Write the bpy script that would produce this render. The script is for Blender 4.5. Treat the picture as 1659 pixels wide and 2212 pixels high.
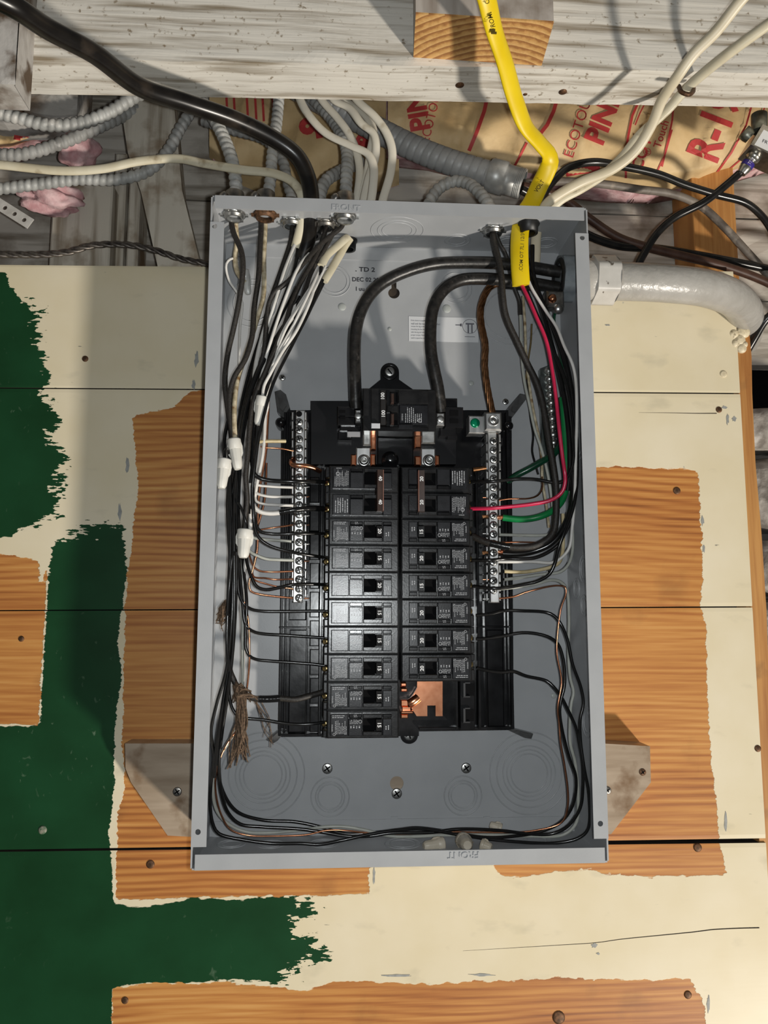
import bpy, bmesh, math, random
import numpy as np
from mathutils import Vector, Matrix
from mathutils.geometry import interpolate_bezier

for o in list(bpy.data.objects):
    bpy.data.objects.remove(o, do_unlink=True)
sc = bpy.context.scene
COL = sc.collection
random.seed(7)
rng = np.random.default_rng(7)
PI = math.pi

# ---------------------------------------------------------------- camera
Z0 = 2.05                         # height of the load centre's middle above the floor
F = 1694.65                       # focal length in pixels of the 1659 x 2212 frame
CAM = np.array([-.0613, -.8014, -.0862 + Z0])
pitch, yaw, roll = .126507, .062728, .001475
fw = np.array([math.sin(yaw)*math.cos(pitch), math.cos(yaw)*math.cos(pitch), math.sin(pitch)])
_r = np.cross(fw, [0, 0, 1]); _r /= np.linalg.norm(_r); _u = np.cross(_r, fw)
rt = _r*math.cos(roll)+_u*math.sin(roll)
up = -_r*math.sin(roll)+_u*math.cos(roll)
cd = bpy.data.cameras.new('camera')
cam = bpy.data.objects.new('camera', cd); COL.objects.link(cam)
cd.sensor_fit = 'VERTICAL'; cd.sensor_height = 36; cd.lens = F/2212*36
cd.clip_start = .01
M = Matrix(((rt[0], up[0], -fw[0], CAM[0]), (rt[1], up[1], -fw[1], CAM[1]), (rt[2], up[2], -fw[2], CAM[2]), (0, 0, 0, 1)))
cam.matrix_world = M
sc.camera = cam

# ---------------------------------------------------------------- world, lamps, exposure
w = bpy.data.worlds.new('world'); sc.world = w; w.use_nodes = True
w.node_tree.nodes['Background'].inputs[0].default_value = (.95, .97, 1, 1)
w.node_tree.nodes['Background'].inputs[1].default_value = .06

def lamp(name, loc, power, radius, colour, label):
    l = bpy.data.lights.new(name, 'POINT'); l.energy = power; l.shadow_soft_size = radius; l.color = colour
    o = bpy.data.objects.new(name, l); COL.objects.link(o); o.location = loc
    return o
lamp('phone_flash', (CAM[0]+.022, CAM[1]+.0, CAM[2]+.0), 8.6, .007, (.95, .99, 1.0), 'flash')
lamp('floor_work_lamp', (1.77, -1.695, -2.016+Z0), 375, .10, (1.0, .93, .83), 'work lamp')
vs = sc.view_settings
vs.view_transform = 'Standard'; vs.look = 'None'; vs.gamma = 1; vs.use_curve_mapping = False
vs.exposure = 0.0

# ---------------------------------------------------------------- helpers
def U(px, py, dep=0.):
    """world point of a photo pixel on the vertical plane dep metres in front of the box's back plate"""
    d = fw+rt*(px-829.5)/F-up*(py-1106)/F
    return CAM+d*((-dep-CAM[1])/d[1])
def P2(v):
    d = np.array(v)-CAM; z = d@fw
    return 829.5+F*(d@rt)/z, 1106-F*(d@up)/z
ORG = {}
def tag(o, label=None, cat=None, group=None, kind=None):
    if label: o['label'] = label
    if cat: o['category'] = cat
    if group: o['group'] = group
    if kind: o['kind'] = kind
    return o
def empty(name, loc, label=None, cat=None, group=None, kind=None):
    o = bpy.data.objects.new(name, None); COL.objects.link(o)
    o.location = loc; o.empty_display_size = .01
    ORG[o.name] = np.array(loc, float)
    return tag(o, label, cat, group, kind)
class MB:
    """collects shapes in world coordinates and links them as one mesh object"""
    def __init__(s): s.v = []; s.f = []; s.sm = []
    def add(s, vs_, fs, smooth=False):
        n = sum(len(a) for a in s.v)
        s.v.append(np.asarray(vs_, float).reshape(-1, 3))
        for f in fs: s.f.append([i+n for i in f]); s.sm.append(smooth)
        return s
    def box(s, x0, x1, y0, y1, z0, z1, bev=0.):
        if bev > 0:
            # chamfer of the four front edges (front is -y)
            ya, yb = min(y0, y1), max(y0, y1)
            X = (min(x0, x1), max(x0, x1)); Z = (min(z0, z1), max(z0, z1)); b = bev
            v = [(X[0]+b, ya, Z[0]+b), (X[1]-b, ya, Z[0]+b), (X[1]-b, ya, Z[1]-b), (X[0]+b, ya, Z[1]-b),
                 (X[0], ya+b, Z[0]), (X[1], ya+b, Z[0]), (X[1], ya+b, Z[1]), (X[0], ya+b, Z[1]),
                 (X[0], yb, Z[0]), (X[1], yb, Z[0]), (X[1], yb, Z[1]), (X[0], yb, Z[1])]
            f = [(0, 1, 2, 3)]
            for a in (0, 4):
                for k in range(4): f.append((a+4+k, a+4+(k+1) % 4, a+(k+1) % 4, a+k))
            f.append((11, 10, 9, 8))
            return s.add(v, f)
        v = [(x, y, z) for x in (min(x0, x1), max(x0, x1)) for y in (min(y0, y1), max(y0, y1)) for z in (min(z0, z1), max(z0, z1))]
        return s.add(v, [(0, 1, 3, 2), (4, 6, 7, 5), (0, 4, 5, 1), (2, 3, 7, 6), (0, 2, 6, 4), (1, 5, 7, 3)])
    def pbox(s, px0, py0, px1, py1, df, db, bev=0.):
        """box whose front face fills the pixel rectangle at depth df; reaches back to depth db"""
        xa = U(px0, (py0+py1)/2, df)[0]; xb = U(px1, (py0+py1)/2, df)[0]
        za = U((px0+px1)/2, py0, df)[2]; zb = U((px0+px1)/2, py1, df)[2]
        return s.box(xa, xb, -df, -db, za, zb, bev)
    def prism(s, poly, ya, yb):
        """polygon [(x,z)] extruded from y=ya (front) to yb"""
        n = len(poly)
        ar = sum(poly[i][0]*poly[(i+1) % n][1]-poly[(i+1) % n][0]*poly[i][1] for i in range(n))
        if ar < 0: poly = poly[::-1]
        v = [(x, ya, z) for x, z in poly]+[(x, yb, z) for x, z in poly]
        f = [tuple(range(n)), tuple(range(2*n-1, n-1, -1))]
        for i in range(n):
            j = (i+1) % n; f.append((j, i, n+i, n+j))
        return s.add(v, f)
    def pprism(s, pts, df, db):
        return s.prism([(U(x, y, df)[0], U(x, y, df)[2]) for x, y in pts], -df, -db)
    def lathe(s, c, axis, prof, n=20, smooth=True, cap=True):
        """prof [(r, t)] revolved round axis through c"""
        a = np.array(axis, float); a /= np.linalg.norm(a); c = np.array(c, float)
        h = np.array([0, 0, 1.]) if abs(a[2]) < .9 else np.array([1., 0, 0])
        u = np.cross(a, h); u /= np.linalg.norm(u); w_ = np.cross(a, u)
        v = []; f = []
        for r, t in prof:
            for k in range(n):
                th = 2*PI*k/n; v.append(c+a*t+(u*math.cos(th)+w_*math.sin(th))*r)
        for i in range(len(prof)-1):
            for k in range(n):
                f.append((i*n+k, i*n+(k+1) % n, (i+1)*n+(k+1) % n, (i+1)*n+k))
        s.add(v, f, smooth)
        if cap:
            s.add([v[k] for k in range(n)], [tuple(range(n-1, -1, -1))]); s.add(v[-n:], [tuple(range(n))])
        return s
    def torus(s, c, R, r, n=40, m=6, arc=(0, 2*PI), axis=(0, 1, 0)):
        v = []; f = []
        a = np.array(axis, float); h = np.array([0, 0, 1.]) if abs(a[2]) < .9 else np.array([1., 0, 0])
        u = np.cross(h, a); u /= np.linalg.norm(u); w_ = np.cross(a, u); c = np.array(c, float)
        full = abs(arc[1]-arc[0]-2*PI) < 1e-6
        for i in range(n if full else n+1):
            t = arc[0]+(arc[1]-arc[0])*i/n
            d = u*math.cos(t)+w_*math.sin(t)
            for k in range(m):
                p = 2*PI*k/m; v.append(c+d*(R+r*math.cos(p))+a*(r*math.sin(p)))
        for i in range(n):
            j = (i+1) % n if full else i+1
            for k in range(m): f.append((i*m+k, i*m+(k+1) % m, j*m+(k+1) % m, j*m+k))
        return s.add(v, f, True)
    def tube(s, pts, r, n=10, r2=None, step=.0025, ring=None, cap=True, twist=0., radii=None, flat_up=None):
        P, T = spline(pts, step)
        N = len(P)
        up0 = np.array([0, -1., 0]) if flat_up is None else np.array(flat_up, float)
        nrm = up0-T[0]*(up0@T[0])
        if np.linalg.norm(nrm) < 1e-3: nrm = np.array([1., 0, 0])-T[0]*T[0][0]
        nrm /= np.linalg.norm(nrm)
        v = []; L = 0.
        for i in range(N):
            if i:
                L += np.linalg.norm(P[i]-P[i-1])
                if flat_up is not None:
                    q = up0-T[i]*(up0@T[i])
                    if np.linalg.norm(q) > .2: nrm = q
                nrm = nrm-T[i]*(nrm@T[i]); nrm /= np.linalg.norm(nrm)
            b = np.cross(T[i], nrm)
            k_ = radii(i/(N-1)) if radii else 1.
            for k in range(n):
                th = 2*PI*k/n
                m = ring(L, th) if ring else 1.
                ra = r*k_*m; rb = (r2 if r2 else r)*k_*m
                v.append(P[i]+nrm*(ra*math.cos(th+twist*L))+b*(rb*math.sin(th+twist*L)))
        f = []
        for i in range(N-1):
            for k in range(n): f.append((i*n+k, i*n+(k+1) % n, (i+1)*n+(k+1) % n, (i+1)*n+k))
        s.add(v, f, True)
        if cap: s.add(v[:n], [tuple(range(n-1, -1, -1))]); s.add(v[-n:], [tuple(range(n))])
        return s
    def rope(s, pts, R, r, k, pitch, step=.0022, n=6, ph=0.):
        """k strands laid round the path"""
        P, T = spline(pts, step); N = len(P)
        nrm = np.array([0, -1., 0])-T[0]*(-T[0][1])
        if np.linalg.norm(nrm) < 1e-3: nrm = np.array([1., 0, 0])
        nrm /= np.linalg.norm(nrm); fr = []
        L = [0.]
        for i in range(N):
            nrm = nrm-T[i]*(nrm@T[i]); nrm = nrm/np.linalg.norm(nrm); fr.append((nrm, np.cross(T[i], nrm)))
            if i: L.append(L[-1]+np.linalg.norm(P[i]-P[i-1]))
        for j in range(k):
            q = [P[i]+R*(fr[i][0]*math.cos(2*PI*(j/k+L[i]/pitch)+ph)+fr[i][1]*math.sin(2*PI*(j/k+L[i]/pitch)+ph)) for i in range(N)]
            s.tube(q, r, n=n, step=None)
        return s
    def build(s, name, mat_, parent=None, label=None, cat=None, group=None, kind=None, org=None):
        V = np.concatenate(s.v) if s.v else np.zeros((0, 3))
        if parent is not None: base = ORG[parent.name]
        else: base = np.array(org) if org is not None else np.array([(V[:, 0].min()+V[:, 0].max())/2, (V[:, 1].min()+V[:, 1].max())/2, V[:, 2].min()])
        me = bpy.data.meshes.new(name)
        me.from_pydata((V-base).tolist(), [], s.f)
        me.polygons.foreach_set('use_smooth', s.sm)
        for m_ in (mat_ if isinstance(mat_, (list, tuple)) else [mat_]): me.materials.append(m_)
        me.update()
        o = bpy.data.objects.new(name, me); COL.objects.link(o)
        if parent is not None: o.parent = parent; ORG[o.name] = base
        else: o.location = base; ORG[o.name] = base
        return tag(o, label, cat, group, kind)
def spline(pts, step):
    pts = np.array([np.array(p, float) for p in pts])
    if step is None:
        P = pts
    else:
        e = np.concatenate([[2*pts[0]-pts[1]], pts, [2*pts[-1]-pts[-2]]])
        P = []
        for i in range(1, len(e)-2):
            p0, p1, p2, p3 = e[i-1:i+3]
            n = max(2, int(np.linalg.norm(p2-p1)/step))
            # centripetal-ish: limit tangent overshoot
            d1 = np.linalg.norm(p1-p0)**.5; d2 = np.linalg.norm(p2-p1)**.5; d3 = np.linalg.norm(p3-p2)**.5
            d1 = max(d1, 1e-5); d2 = max(d2, 1e-5); d3 = max(d3, 1e-5)
            m1 = d2*((p1-p0)/d1**2*d1 if False else ((p1-p0)/d1-(p2-p0)/(d1+d2)+(p2-p1)/d2))
            m2 = d2*((p2-p1)/d2-(p3-p1)/(d2+d3)+(p3-p2)/d3)
            for k in range(n):
                t = k/n
                P.append((2*t**3-3*t*t+1)*p1+(t**3-2*t*t+t)*m1+(-2*t**3+3*t*t)*p2+(t**3-t*t)*m2)
        P.append(pts[-1]); P = np.array(P)
    T = np.gradient(P, axis=0)
    T /= np.maximum(np.linalg.norm(T, axis=1), 1e-9)[:, None]
    return P, T
def W(pts, dep=None):
    """photo path -> world path; entries (px, py[, dep])"""
    out = []; d = dep if dep is not None else 0.
    for p in pts:
        if len(p) > 2: d = p[2]
        out.append(U(p[0], p[1], d))
    return out

# ---- flat lettering
_tc = {}
def text2d(s, bold=0.):
    key = (s, bold)
    if key in _tc: return _tc[key]
    cu = bpy.data.curves.new('lettering', 'FONT'); cu.body = s; cu.size = 1; cu.offset = bold
    cu.align_x = 'CENTER'; cu.align_y = 'CENTER'; cu.resolution_u = 3
    o = bpy.data.objects.new('lettering_tmp', cu); COL.objects.link(o)
    bpy.context.view_layer.update()
    me = bpy.data.meshes.new_from_object(o.evaluated_get(bpy.context.evaluated_depsgraph_get()))
    V = np.array([v.co[:2] for v in me.vertices]); Fc = [list(p.vertices) for p in me.polygons]
    bpy.data.objects.remove(o, do_unlink=True); bpy.data.curves.remove(cu); bpy.data.meshes.remove(me)
    V = V-(V.min(0)+V.max(0))/2
    V = V/(V[:, 1].max()-V[:, 1].min())
    _tc[key] = (V, Fc); return _tc[key]
def letters(mb, s, c, h, ang=0., y=None, bold=0., wide=1., lift=0.):
    """lettering of cap height h at world c on a plane facing -y, rotated ang (ccw as seen)"""
    V, Fc = text2d(s, bold)
    ca, sa = math.cos(ang), math.sin(ang)
    x = V[:, 0]*h*wide; z = V[:, 1]*h
    out = np.stack([c[0]+x*ca-z*sa, np.full(len(x), c[1]-lift), c[2]+x*sa+z*ca], 1)
    return mb.add(out, Fc)

# ---- materials
MT = {}
def nd(nt, t, **kw):
    n = nt.nodes.new(t)
    for k, v in kw.items(): setattr(n, k, v)
    return n
def mat(name, c1, c2=None, scale=40., stretch=(1, 1, 1), rough=.5, metal=0., spec=.5, bump=0., bscale=None, detail=4., rough2=None, lo=.35, hi=.65, dirt=None, dscale=25., dlo=.55, dhi=.7, coat=0.):
    if name in MT: return MT[name]
    m = bpy.data.materials.new(name); m.use_nodes = True; nt = m.node_tree; b = nt.nodes['Principled BSDF']
    L = nt.links.new
    b.inputs['Roughness'].default_value = rough; b.inputs['Metallic'].default_value = metal
    b.inputs['Specular IOR Level'].default_value = spec; b.inputs['Coat Weight'].default_value = coat
    tc = nd(nt, 'ShaderNodeTexCoord'); mp = nd(nt, 'ShaderNodeMapping'); L(tc.outputs['Object'], mp.inputs[0])
    mp.inputs['Scale'].default_value = stretch
    nz = nd(nt, 'ShaderNodeTexNoise'); nz.inputs['Scale'].default_value = scale; nz.inputs['Detail'].default_value = detail
    L(mp.outputs[0], nz.inputs['Vector'])
    rp = nd(nt, 'ShaderNodeValToRGB'); rp.color_ramp.elements[0].position = lo; rp.color_ramp.elements[1].position = hi
    rp.color_ramp.elements[0].color = (*c1, 1); rp.color_ramp.elements[1].color = (*(c2 or c1), 1)
    L(nz.outputs['Fac'], rp.inputs[0]); col = rp.outputs[0]
    if dirt:
        n2 = nd(nt, 'ShaderNodeTexNoise'); n2.inputs['Scale'].default_value = dscale; n2.inputs['Detail'].default_value = 7
        L(tc.outputs['Object'], n2.inputs['Vector'])
        r2 = nd(nt, 'ShaderNodeMapRange'); r2.inputs[1].default_value = dlo; r2.inputs[2].default_value = dhi
        L(n2.outputs['Fac'], r2.inputs[0])
        mx = nd(nt, 'ShaderNodeMix', data_type='RGBA'); L(r2.outputs[0], mx.inputs[0]); L(col, mx.inputs[6]); mx.inputs[7].default_value = (*dirt, 1)
        col = mx.outputs[2]
    L(col, b.inputs['Base Color'])
    if rough2 is not None:
        mr = nd(nt, 'ShaderNodeMapRange'); mr.inputs[3].default_value = rough; mr.inputs[4].default_value = rough2
        L(nz.outputs['Fac'], mr.inputs[0]); L(mr.outputs[0], b.inputs['Roughness'])
    if bump:
        nb = nz
        if bscale:
            nb = nd(nt, 'ShaderNodeTexNoise'); nb.inputs['Scale'].default_value = bscale; nb.inputs['Detail'].default_value = 5; L(mp.outputs[0], nb.inputs['Vector'])
        bp = nd(nt, 'ShaderNodeBump'); bp.inputs['Strength'].default_value = 1; bp.inputs['Distance'].default_value = bump
        L(nb.outputs['Fac'], bp.inputs['Height']); L(bp.outputs[0], b.inputs['Normal'])
    MT[name] = m; return m
def sd_poly(pts, poly):
    """signed distance, positive inside"""
    pts = np.asarray(pts); poly = np.asarray(poly); n = len(poly)
    d = np.full(len(pts), 1e9); ins = np.zeros(len(pts), bool)
    for i in range(n):
        a = poly[i]; b = poly[(i+1) % n]; e = b-a
        t = np.clip(((pts-a)@e)/max(e@e, 1e-12), 0, 1)
        d = np.minimum(d, np.linalg.norm(pts-(a+t[:, None]*e), axis=1))
        c = (a[1] > pts[:, 1]) != (b[1] > pts[:, 1])
        with np.errstate(divide='ignore', invalid='ignore'):
            xx = a[0]+(pts[:, 1]-a[1])/(e[1] if e[1] else 1e-12)*e[0]
        ins ^= c & (pts[:, 0] < xx)
    return np.where(ins, d, -d)

# ================================================================ MATERIALS
wood_raw = mat('raw_pine', (.46, .21, .06), (.62, .33, .11), 30, (.25, 1, 6), rough=.55, bump=.0003)
wood_raw_v = mat('raw_pine_upright', (.38, .155, .04), (.56, .28, .085), 30, (6, 1, .25), rough=.55, bump=.0003, dirt=(.2, .1, .04), dlo=.6, dhi=.8)
grey_paint = mat('grey_enamel', (.365, .375, .385), (.395, .405, .415), 30, rough=.34, spec=.5, bump=.00004, bscale=900)
white_print = mat('white_print', (.75, .75, .75), rough=.6)
black_ink = mat('black_ink', (.02, .02, .025), rough=.6)
steel = mat('zinc_steel', (.40, .40, .385), (.60, .60, .58), 200, rough=.28, metal=1, rough2=.4)
steel_dark = mat('tarnished_steel', (.22, .21, .19), (.42, .40, .37), 150, rough=.35, metal=1, rough2=.5)
rust = mat('rusty_steel', (.07, .04, .022), (.20, .10, .05), 300, rough=.6, metal=.6)
copper = mat('bare_copper', (.62, .25, .13), (.80, .36, .2), 120, rough=.25, metal=1)
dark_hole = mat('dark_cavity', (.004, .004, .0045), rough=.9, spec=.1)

def board_mat():
    m = bpy.data.materials.new('painted_board'); m.use_nodes = True; nt = m.node_tree; b = nt.nodes['Principled BSDF']; L = nt.links.new
    geo = nd(nt, 'ShaderNodeNewGeometry')
    def noise(scale, st=(1, 1, 1), det=5, dist=0., off=0.):
        mp = nd(nt, 'ShaderNodeMapping'); mp.inputs['Scale'].default_value = st; mp.inputs['Location'].default_value = (off, off*.7, off*1.3)
        L(geo.outputs['Position'], mp.inputs[0])
        n = nd(nt, 'ShaderNodeTexNoise'); n.inputs['Scale'].default_value = scale; n.inputs['Detail'].default_value = det; n.inputs['Distortion'].default_value = dist
        L(mp.outputs[0], n.inputs['Vector']); return n.outputs['Fac']
    def math_(op, a, c=None, d=None):
        n = nd(nt, 'ShaderNodeMath', operation=op)
        for i, x in enumerate((a, c, d)):
            if x is None: continue
            if isinstance(x, (int, float)): n.inputs[i].default_value = x
            else: L(x, n.inputs[i])
        return n.outputs[0]
    def ramp(x, stops):
        r = nd(nt, 'ShaderNodeValToRGB'); cr = r.color_ramp
        while len(cr.elements) < len(stops): cr.elements.new(.5)
        for e, (p, c) in zip(cr.elements, stops): e.position = p; e.color = (*c, 1)
        L(x, r.inputs[0]); return r.outputs[0]
    def mix(f, a, c):
        n = nd(nt, 'ShaderNodeMix', data_type='RGBA'); L(f, n.inputs[0])
        for i, x in ((6, a), (7, c)):
            if isinstance(x, tuple): n.inputs[i].default_value = (*x, 1)
            else: L(x, n.inputs[i])
        return n.outputs[2]
    def rng_(x, a, c, lo=0., hi=1.):
        n = nd(nt, 'ShaderNodeMapRange'); L(x, n.inputs[0])
        for i, q in enumerate((a, c, lo, hi)): n.inputs[i+1].default_value = q
        return n.outputs[0]
    # wood grain running along x
    sep = nd(nt, 'ShaderNodeSeparateXYZ'); L(geo.outputs['Position'], sep.inputs[0])
    warp = noise(3.2, (.55, 1, 1.5), 2, off=6); warp2 = noise(30, (.12, 1, 1), 3, off=11)
    ph_ = math_('ADD', math_('MULTIPLY', sep.outputs['Z'], 820.), math_('ADD', math_('MULTIPLY', warp, 62.), math_('MULTIPLY', warp2, 5.)))
    rings = math_('POWER', math_('ADD', math_('MULTIPLY', math_('SINE', ph_), .5), .5), 1.6)
    rings = math_('MULTIPLY', rings, rng_(noise(5, (.5, 1, 1.4), 3, off=14), .35, .62, .25, 1.))
    fine = noise(330, (.028, 1, 1), 7); blot = noise(10, (.30, 1, 1.3), 5)
    g = math_('ADD', math_('MULTIPLY', rings, .20), math_('ADD', math_('MULTIPLY', fine, .52), math_('MULTIPLY', blot, .56)))
    wood = ramp(g, [(.36, (.68, .36, .115)), (.54, (.56, .25, .066)), (.70, (.42, .155, .038)), (.90, (.22, .07, .018))])
    stain = rng_(noise(13, det=6, off=3), .60, .78)
    wood = mix(math_('MULTIPLY', stain, .45), wood, (.12, .045, .018))
    # cream paint
    cn = noise(14, det=6); cream = ramp(cn, [(.3, (.74, .645, .44)), (.7, (.80, .715, .53))])
    smud = rng_(noise(38, (.5, 1, 1), 7, off=5), .62, .76); cream = mix(math_('MULTIPLY', smud, .30), cream, (.36, .33, .24))
    scr = rng_(noise(210, (.22, 1, 1.2), 3, off=9), .765, .80); cream = mix(math_('MULTIPLY', scr, .8), cream, (.20, .19, .15))
    scu = rng_(noise(24, (1.6, 1, .8), 5, off=17), .735, .75); cream = mix(scu, cream, (.33, .33, .31))
    # green paint
    gn = noise(16, (.8, 1, 1), 6, off=2); green = ramp(gn, [(.3, (.0065, .040, .0125)), (.7, (.010, .062, .022))])
    wear = rng_(noise(150, (.8, 1, .5), 8, 1., off=4), .66, .78); wear2 = rng_(noise(6, off=8), .5, .7)
    green = mix(math_('MULTIPLY', wear, math_('MULTIPLY', wear2, .8)), green, (.20, .28, .19))
    # ragged edges
    ag = nd(nt, 'ShaderNodeAttribute'); ag.attribute_name = 'paint_green'
    aw = nd(nt, 'ShaderNodeAttribute'); aw.attribute_name = 'bare_wood'
    big = math_('SUBTRACT', noise(70, (.8, 1, 1), 8), .5)
    str_ = math_('SUBTRACT', noise(330, (.3, 1, 1), 6, off=1), .5)
    rg = nd(nt, 'ShaderNodeAttribute'); rg.attribute_name = 'ragged'
    wob = math_('ADD', math_('MULTIPLY', big, .030), math_('MULTIPLY', str_, .030))
    gm = rng_(math_('ADD', ag.outputs['Fac'], math_('MULTIPLY', wob, rg.outputs['Fac'])), -.0003, .0003)
    wm = rng_(math_('ADD', aw.outputs['Fac'], math_('ADD', math_('MULTIPLY', big, .008), math_('MULTIPLY', str_, .006))), -.0003, .0003)
    col = mix(wm, mix(gm, cream, green), wood); L(col, b.inputs['Base Color'])
    rgh = math_('ADD', math_('MULTIPLY', wm, .16), .34); L(rgh, b.inputs['Roughness'])
    b.inputs['Specular IOR Level'].default_value = .4
    paint = math_('SUBTRACT', 1.0, wm)
    h = math_('ADD', math_('ADD', math_('MULTIPLY', paint, .5), math_('MULTIPLY', math_('MULTIPLY', gm, paint), .25)), math_('ADD', math_('MULTIPLY', math_('MULTIPLY', fine, wm), .20), math_('MULTIPLY', noise(220, (.08, 1, 1), 3), .035)))
    bp = nd(nt, 'ShaderNodeBump'); bp.inputs['Strength'].default_value = .8; bp.inputs['Distance'].default_value = .0007
    L(h, bp.inputs['Height']); L(bp.outputs[0], b.inputs['Normal'])
    return m
BOARD = board_mat()
DARKW = mat('painted_gap_shade', (.02, .014, .01), (.05, .035, .022), 60, rough=.9)  # shade of the gaps put into the colour of the plank edges

# ================================================================ THE BOARD WALL
BD = -.03                                     # board faces stand 3 cm behind the box's back plate
bare = [[(284, 897), (376, 882), (405, 850), (441, 841), (700, 841), (700, 1005), (1285, 1007), (1508, 1016), (1512, 1100), (1517, 1180), (1518, 1250), (1513, 1305),
         (1517, 1320), (1525, 1360), (1527, 1450), (1530, 1550), (1537, 1650), (1545, 1700), (1552, 1800), (1556, 1822), (1563, 1850), (1568, 1890), (1400, 1893), (1300, 1886),
         (1270, 1878), (1180, 1886), (1092, 1896), (1070, 1880), (1068, 1850), (797, 1850), (798, 1932), (400, 1938), (250, 1943), (250, 1900), (253, 1830), (255, 1760),
         (270, 1700), (264, 1600), (268, 1480), (268, 1400), (272, 1300), (278, 1225), (285, 1170), (290, 1110), (297, 1070), (296, 1010), (291, 960)],
        [(-1100, 1188), (30, 1200), (84, 1213), (86, 1256), (93, 1256), (95, 1222), (102, 1232), (97, 1320), (92, 1400), (88, 1480), (84, 1566), (-1100, 1566)],
        [(243, 2135), (330, 2122), (400, 2126), (485, 2120), (550, 2130), (665, 2139), (712, 2120), (800, 2120), (930, 2126), (1000, 2122), (1100, 2118), (1200, 2112),
         (1340, 2117), (1490, 2115), (1502, 2140), (1515, 2150), (1523, 2172), (1530, 2900), (236, 2900)]]
greens = [[(-1100, 588), (14, 588), (18, 612), (30, 622), (62, 655), (84, 672), (85, 735), (97, 790), (106, 815), (110, 838), (92, 846), (112, 880), (128, 905), (112, 950), (130, 980),
           (143, 1000), (132, 1040), (112, 1062), (128, 1090), (122, 1110), (95, 1127), (85, 1135), (35, 1146), (24, 1159), (0, 1161), (-1100, 1161)],
          [(135, 1152), (175, 1147), (200, 1140), (225, 1131), (262, 1140), (270, 1168), (274, 1232), (270, 1262), (265, 1300), (258, 1350), (255, 1390), (260, 1430), (264, 1470), (256, 1500), (250, 1530),
           (248, 1600), (246, 1700), (241, 1760), (234, 1800), (239, 1830), (243, 1890), (245, 1950), (300, 1962), (350, 1955), (400, 1946), (410, 1936), (450, 1942), (500, 1945), (560, 1939),
           (640, 1937), (660, 1945), (682, 1950), (652, 1975), (640, 2010), (660, 2030), (690, 2035), (710, 2048), (700, 2065), (660, 2080), (630, 2100), (610, 2115), (560, 2119),
           (480, 2119), (400, 2124), (300, 2124), (243, 2133), (234, 2900), (-1100, 2900), (-1100, 1568), (86, 1568), (91, 1480), (96, 1400), (101, 1320), (105, 1240), (110, 1215), (125, 1180)]]
def wz(poly): return np.array([(U(x, y, BD)[0], U(x, y, BD)[2]) for x, y in poly])
bare = [wz(p) for p in bare]; greens = [wz(p) for p in greens]
soft = [(U(*q, BD)[0], U(*q, BD)[2], r) for q, r in (((100, 700), .04), ((115, 900), .045), ((130, 1050), .04), ((180, 1150), .035), ((680, 2030), .05), ((640, 2100), .03))]
wall = empty('wall_back', (0, -BD+.025, Z0-.78), kind='structure')
x0b, x1b = -.95, .392
lines = [((0, 572), (1560, 586)), ((0, 838), (1600, 850)), ((0, 1319), (1620, 1311)), ((0, 1838), (1640, 1816)), ((0, 2880), (1659, 2880))]
lz = []
for a, c in lines:
    A = U(*a, BD); C_ = U(*c, BD); s_ = (C_[2]-A[2])/(C_[0]-A[0]); lz.append(lambda x, A=A, s_=s_: A[2]+s_*(x-A[0]))
gap = [(0, 0), (.0012, .0014), (.0012, .0014), (.0018, .0046), (0, 0)]
for i in range(4):
    nx, nz = 330, 60 if i < 3 else 110
    X, T = np.meshgrid(np.linspace(x0b, x1b, nx), np.linspace(0, 1, nz), indexing='ij')
    def gp(k, x): return (gap[k][0]+(gap[k][1]-gap[k][0])*np.clip((x+.45)/(x1b+.45), 0, 1))/2
    zt = lz[i](X)-gp(i, X); zb = lz[i+1](X)+gp(i+1, X)
    Zc = zb+(zt-zb)*T
    Y = np.full_like(X, -BD)
    ed = np.minimum(T, 1-T)*(zt-zb); Y += np.where(ed < .0009, .0003, 0)
    V = np.stack([X, Y, Zc], 2).reshape(-1, 3)
    fs = [(a*nz+k, (a+1)*nz+k, (a+1)*nz+k+1, a*nz+k+1) for a in range(nx-1) for k in range(nz-1)]
    mb = MB(); mb.add(V, fs)
    n0 = len(V)
    # sides and back
    b0 = (x0b, lz[i+1](x0b)+gp(i+1, x0b)); b1 = (x1b, lz[i+1](x1b)+gp(i+1, x1b)); t1 = (x1b, lz[i](x1b)-gp(i, x1b)); t0 = (x0b, lz[i](x0b)-gp(i, x0b))
    q = [b0, b1, t1, t0]
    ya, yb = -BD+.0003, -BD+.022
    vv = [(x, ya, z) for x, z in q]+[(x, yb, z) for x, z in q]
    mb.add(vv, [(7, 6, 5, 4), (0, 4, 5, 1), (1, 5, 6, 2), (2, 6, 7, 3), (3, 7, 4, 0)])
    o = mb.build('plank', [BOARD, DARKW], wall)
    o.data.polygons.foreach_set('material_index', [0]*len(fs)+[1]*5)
    allv = np.concatenate(mb.v)
    pts = allv[:, [0, 2]]
    gw = np.max([sd_poly(pts, p) for p in bare], 0); gg = np.max([sd_poly(pts, p) for p in greens], 0)
    rg = np.full(len(pts), .20)
    for (sx, sz, r) in soft: rg = np.maximum(rg, .20+1.9*np.exp(-((pts[:, 0]-sx)**2+(pts[:, 1]-sz)**2)/r**2))
    gw[n0:] = 1; gg[n0:] = -1
    for nm, arr in (('bare_wood', gw), ('paint_green', gg), ('ragged', rg)):
        at_ = o.data.attributes.new(nm, 'FLOAT', 'POINT'); at_.data.foreach_set('value', arr.astype(np.float32))
mb = MB(); mb.box(x0b, x1b, -BD+.0225, -BD+.03, Z0-.78, Z0+.272); mb.build('gap_shade_sheet', dark_hole, wall)  # added black sheet that stops light leaking through and darkens the gaps
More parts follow.
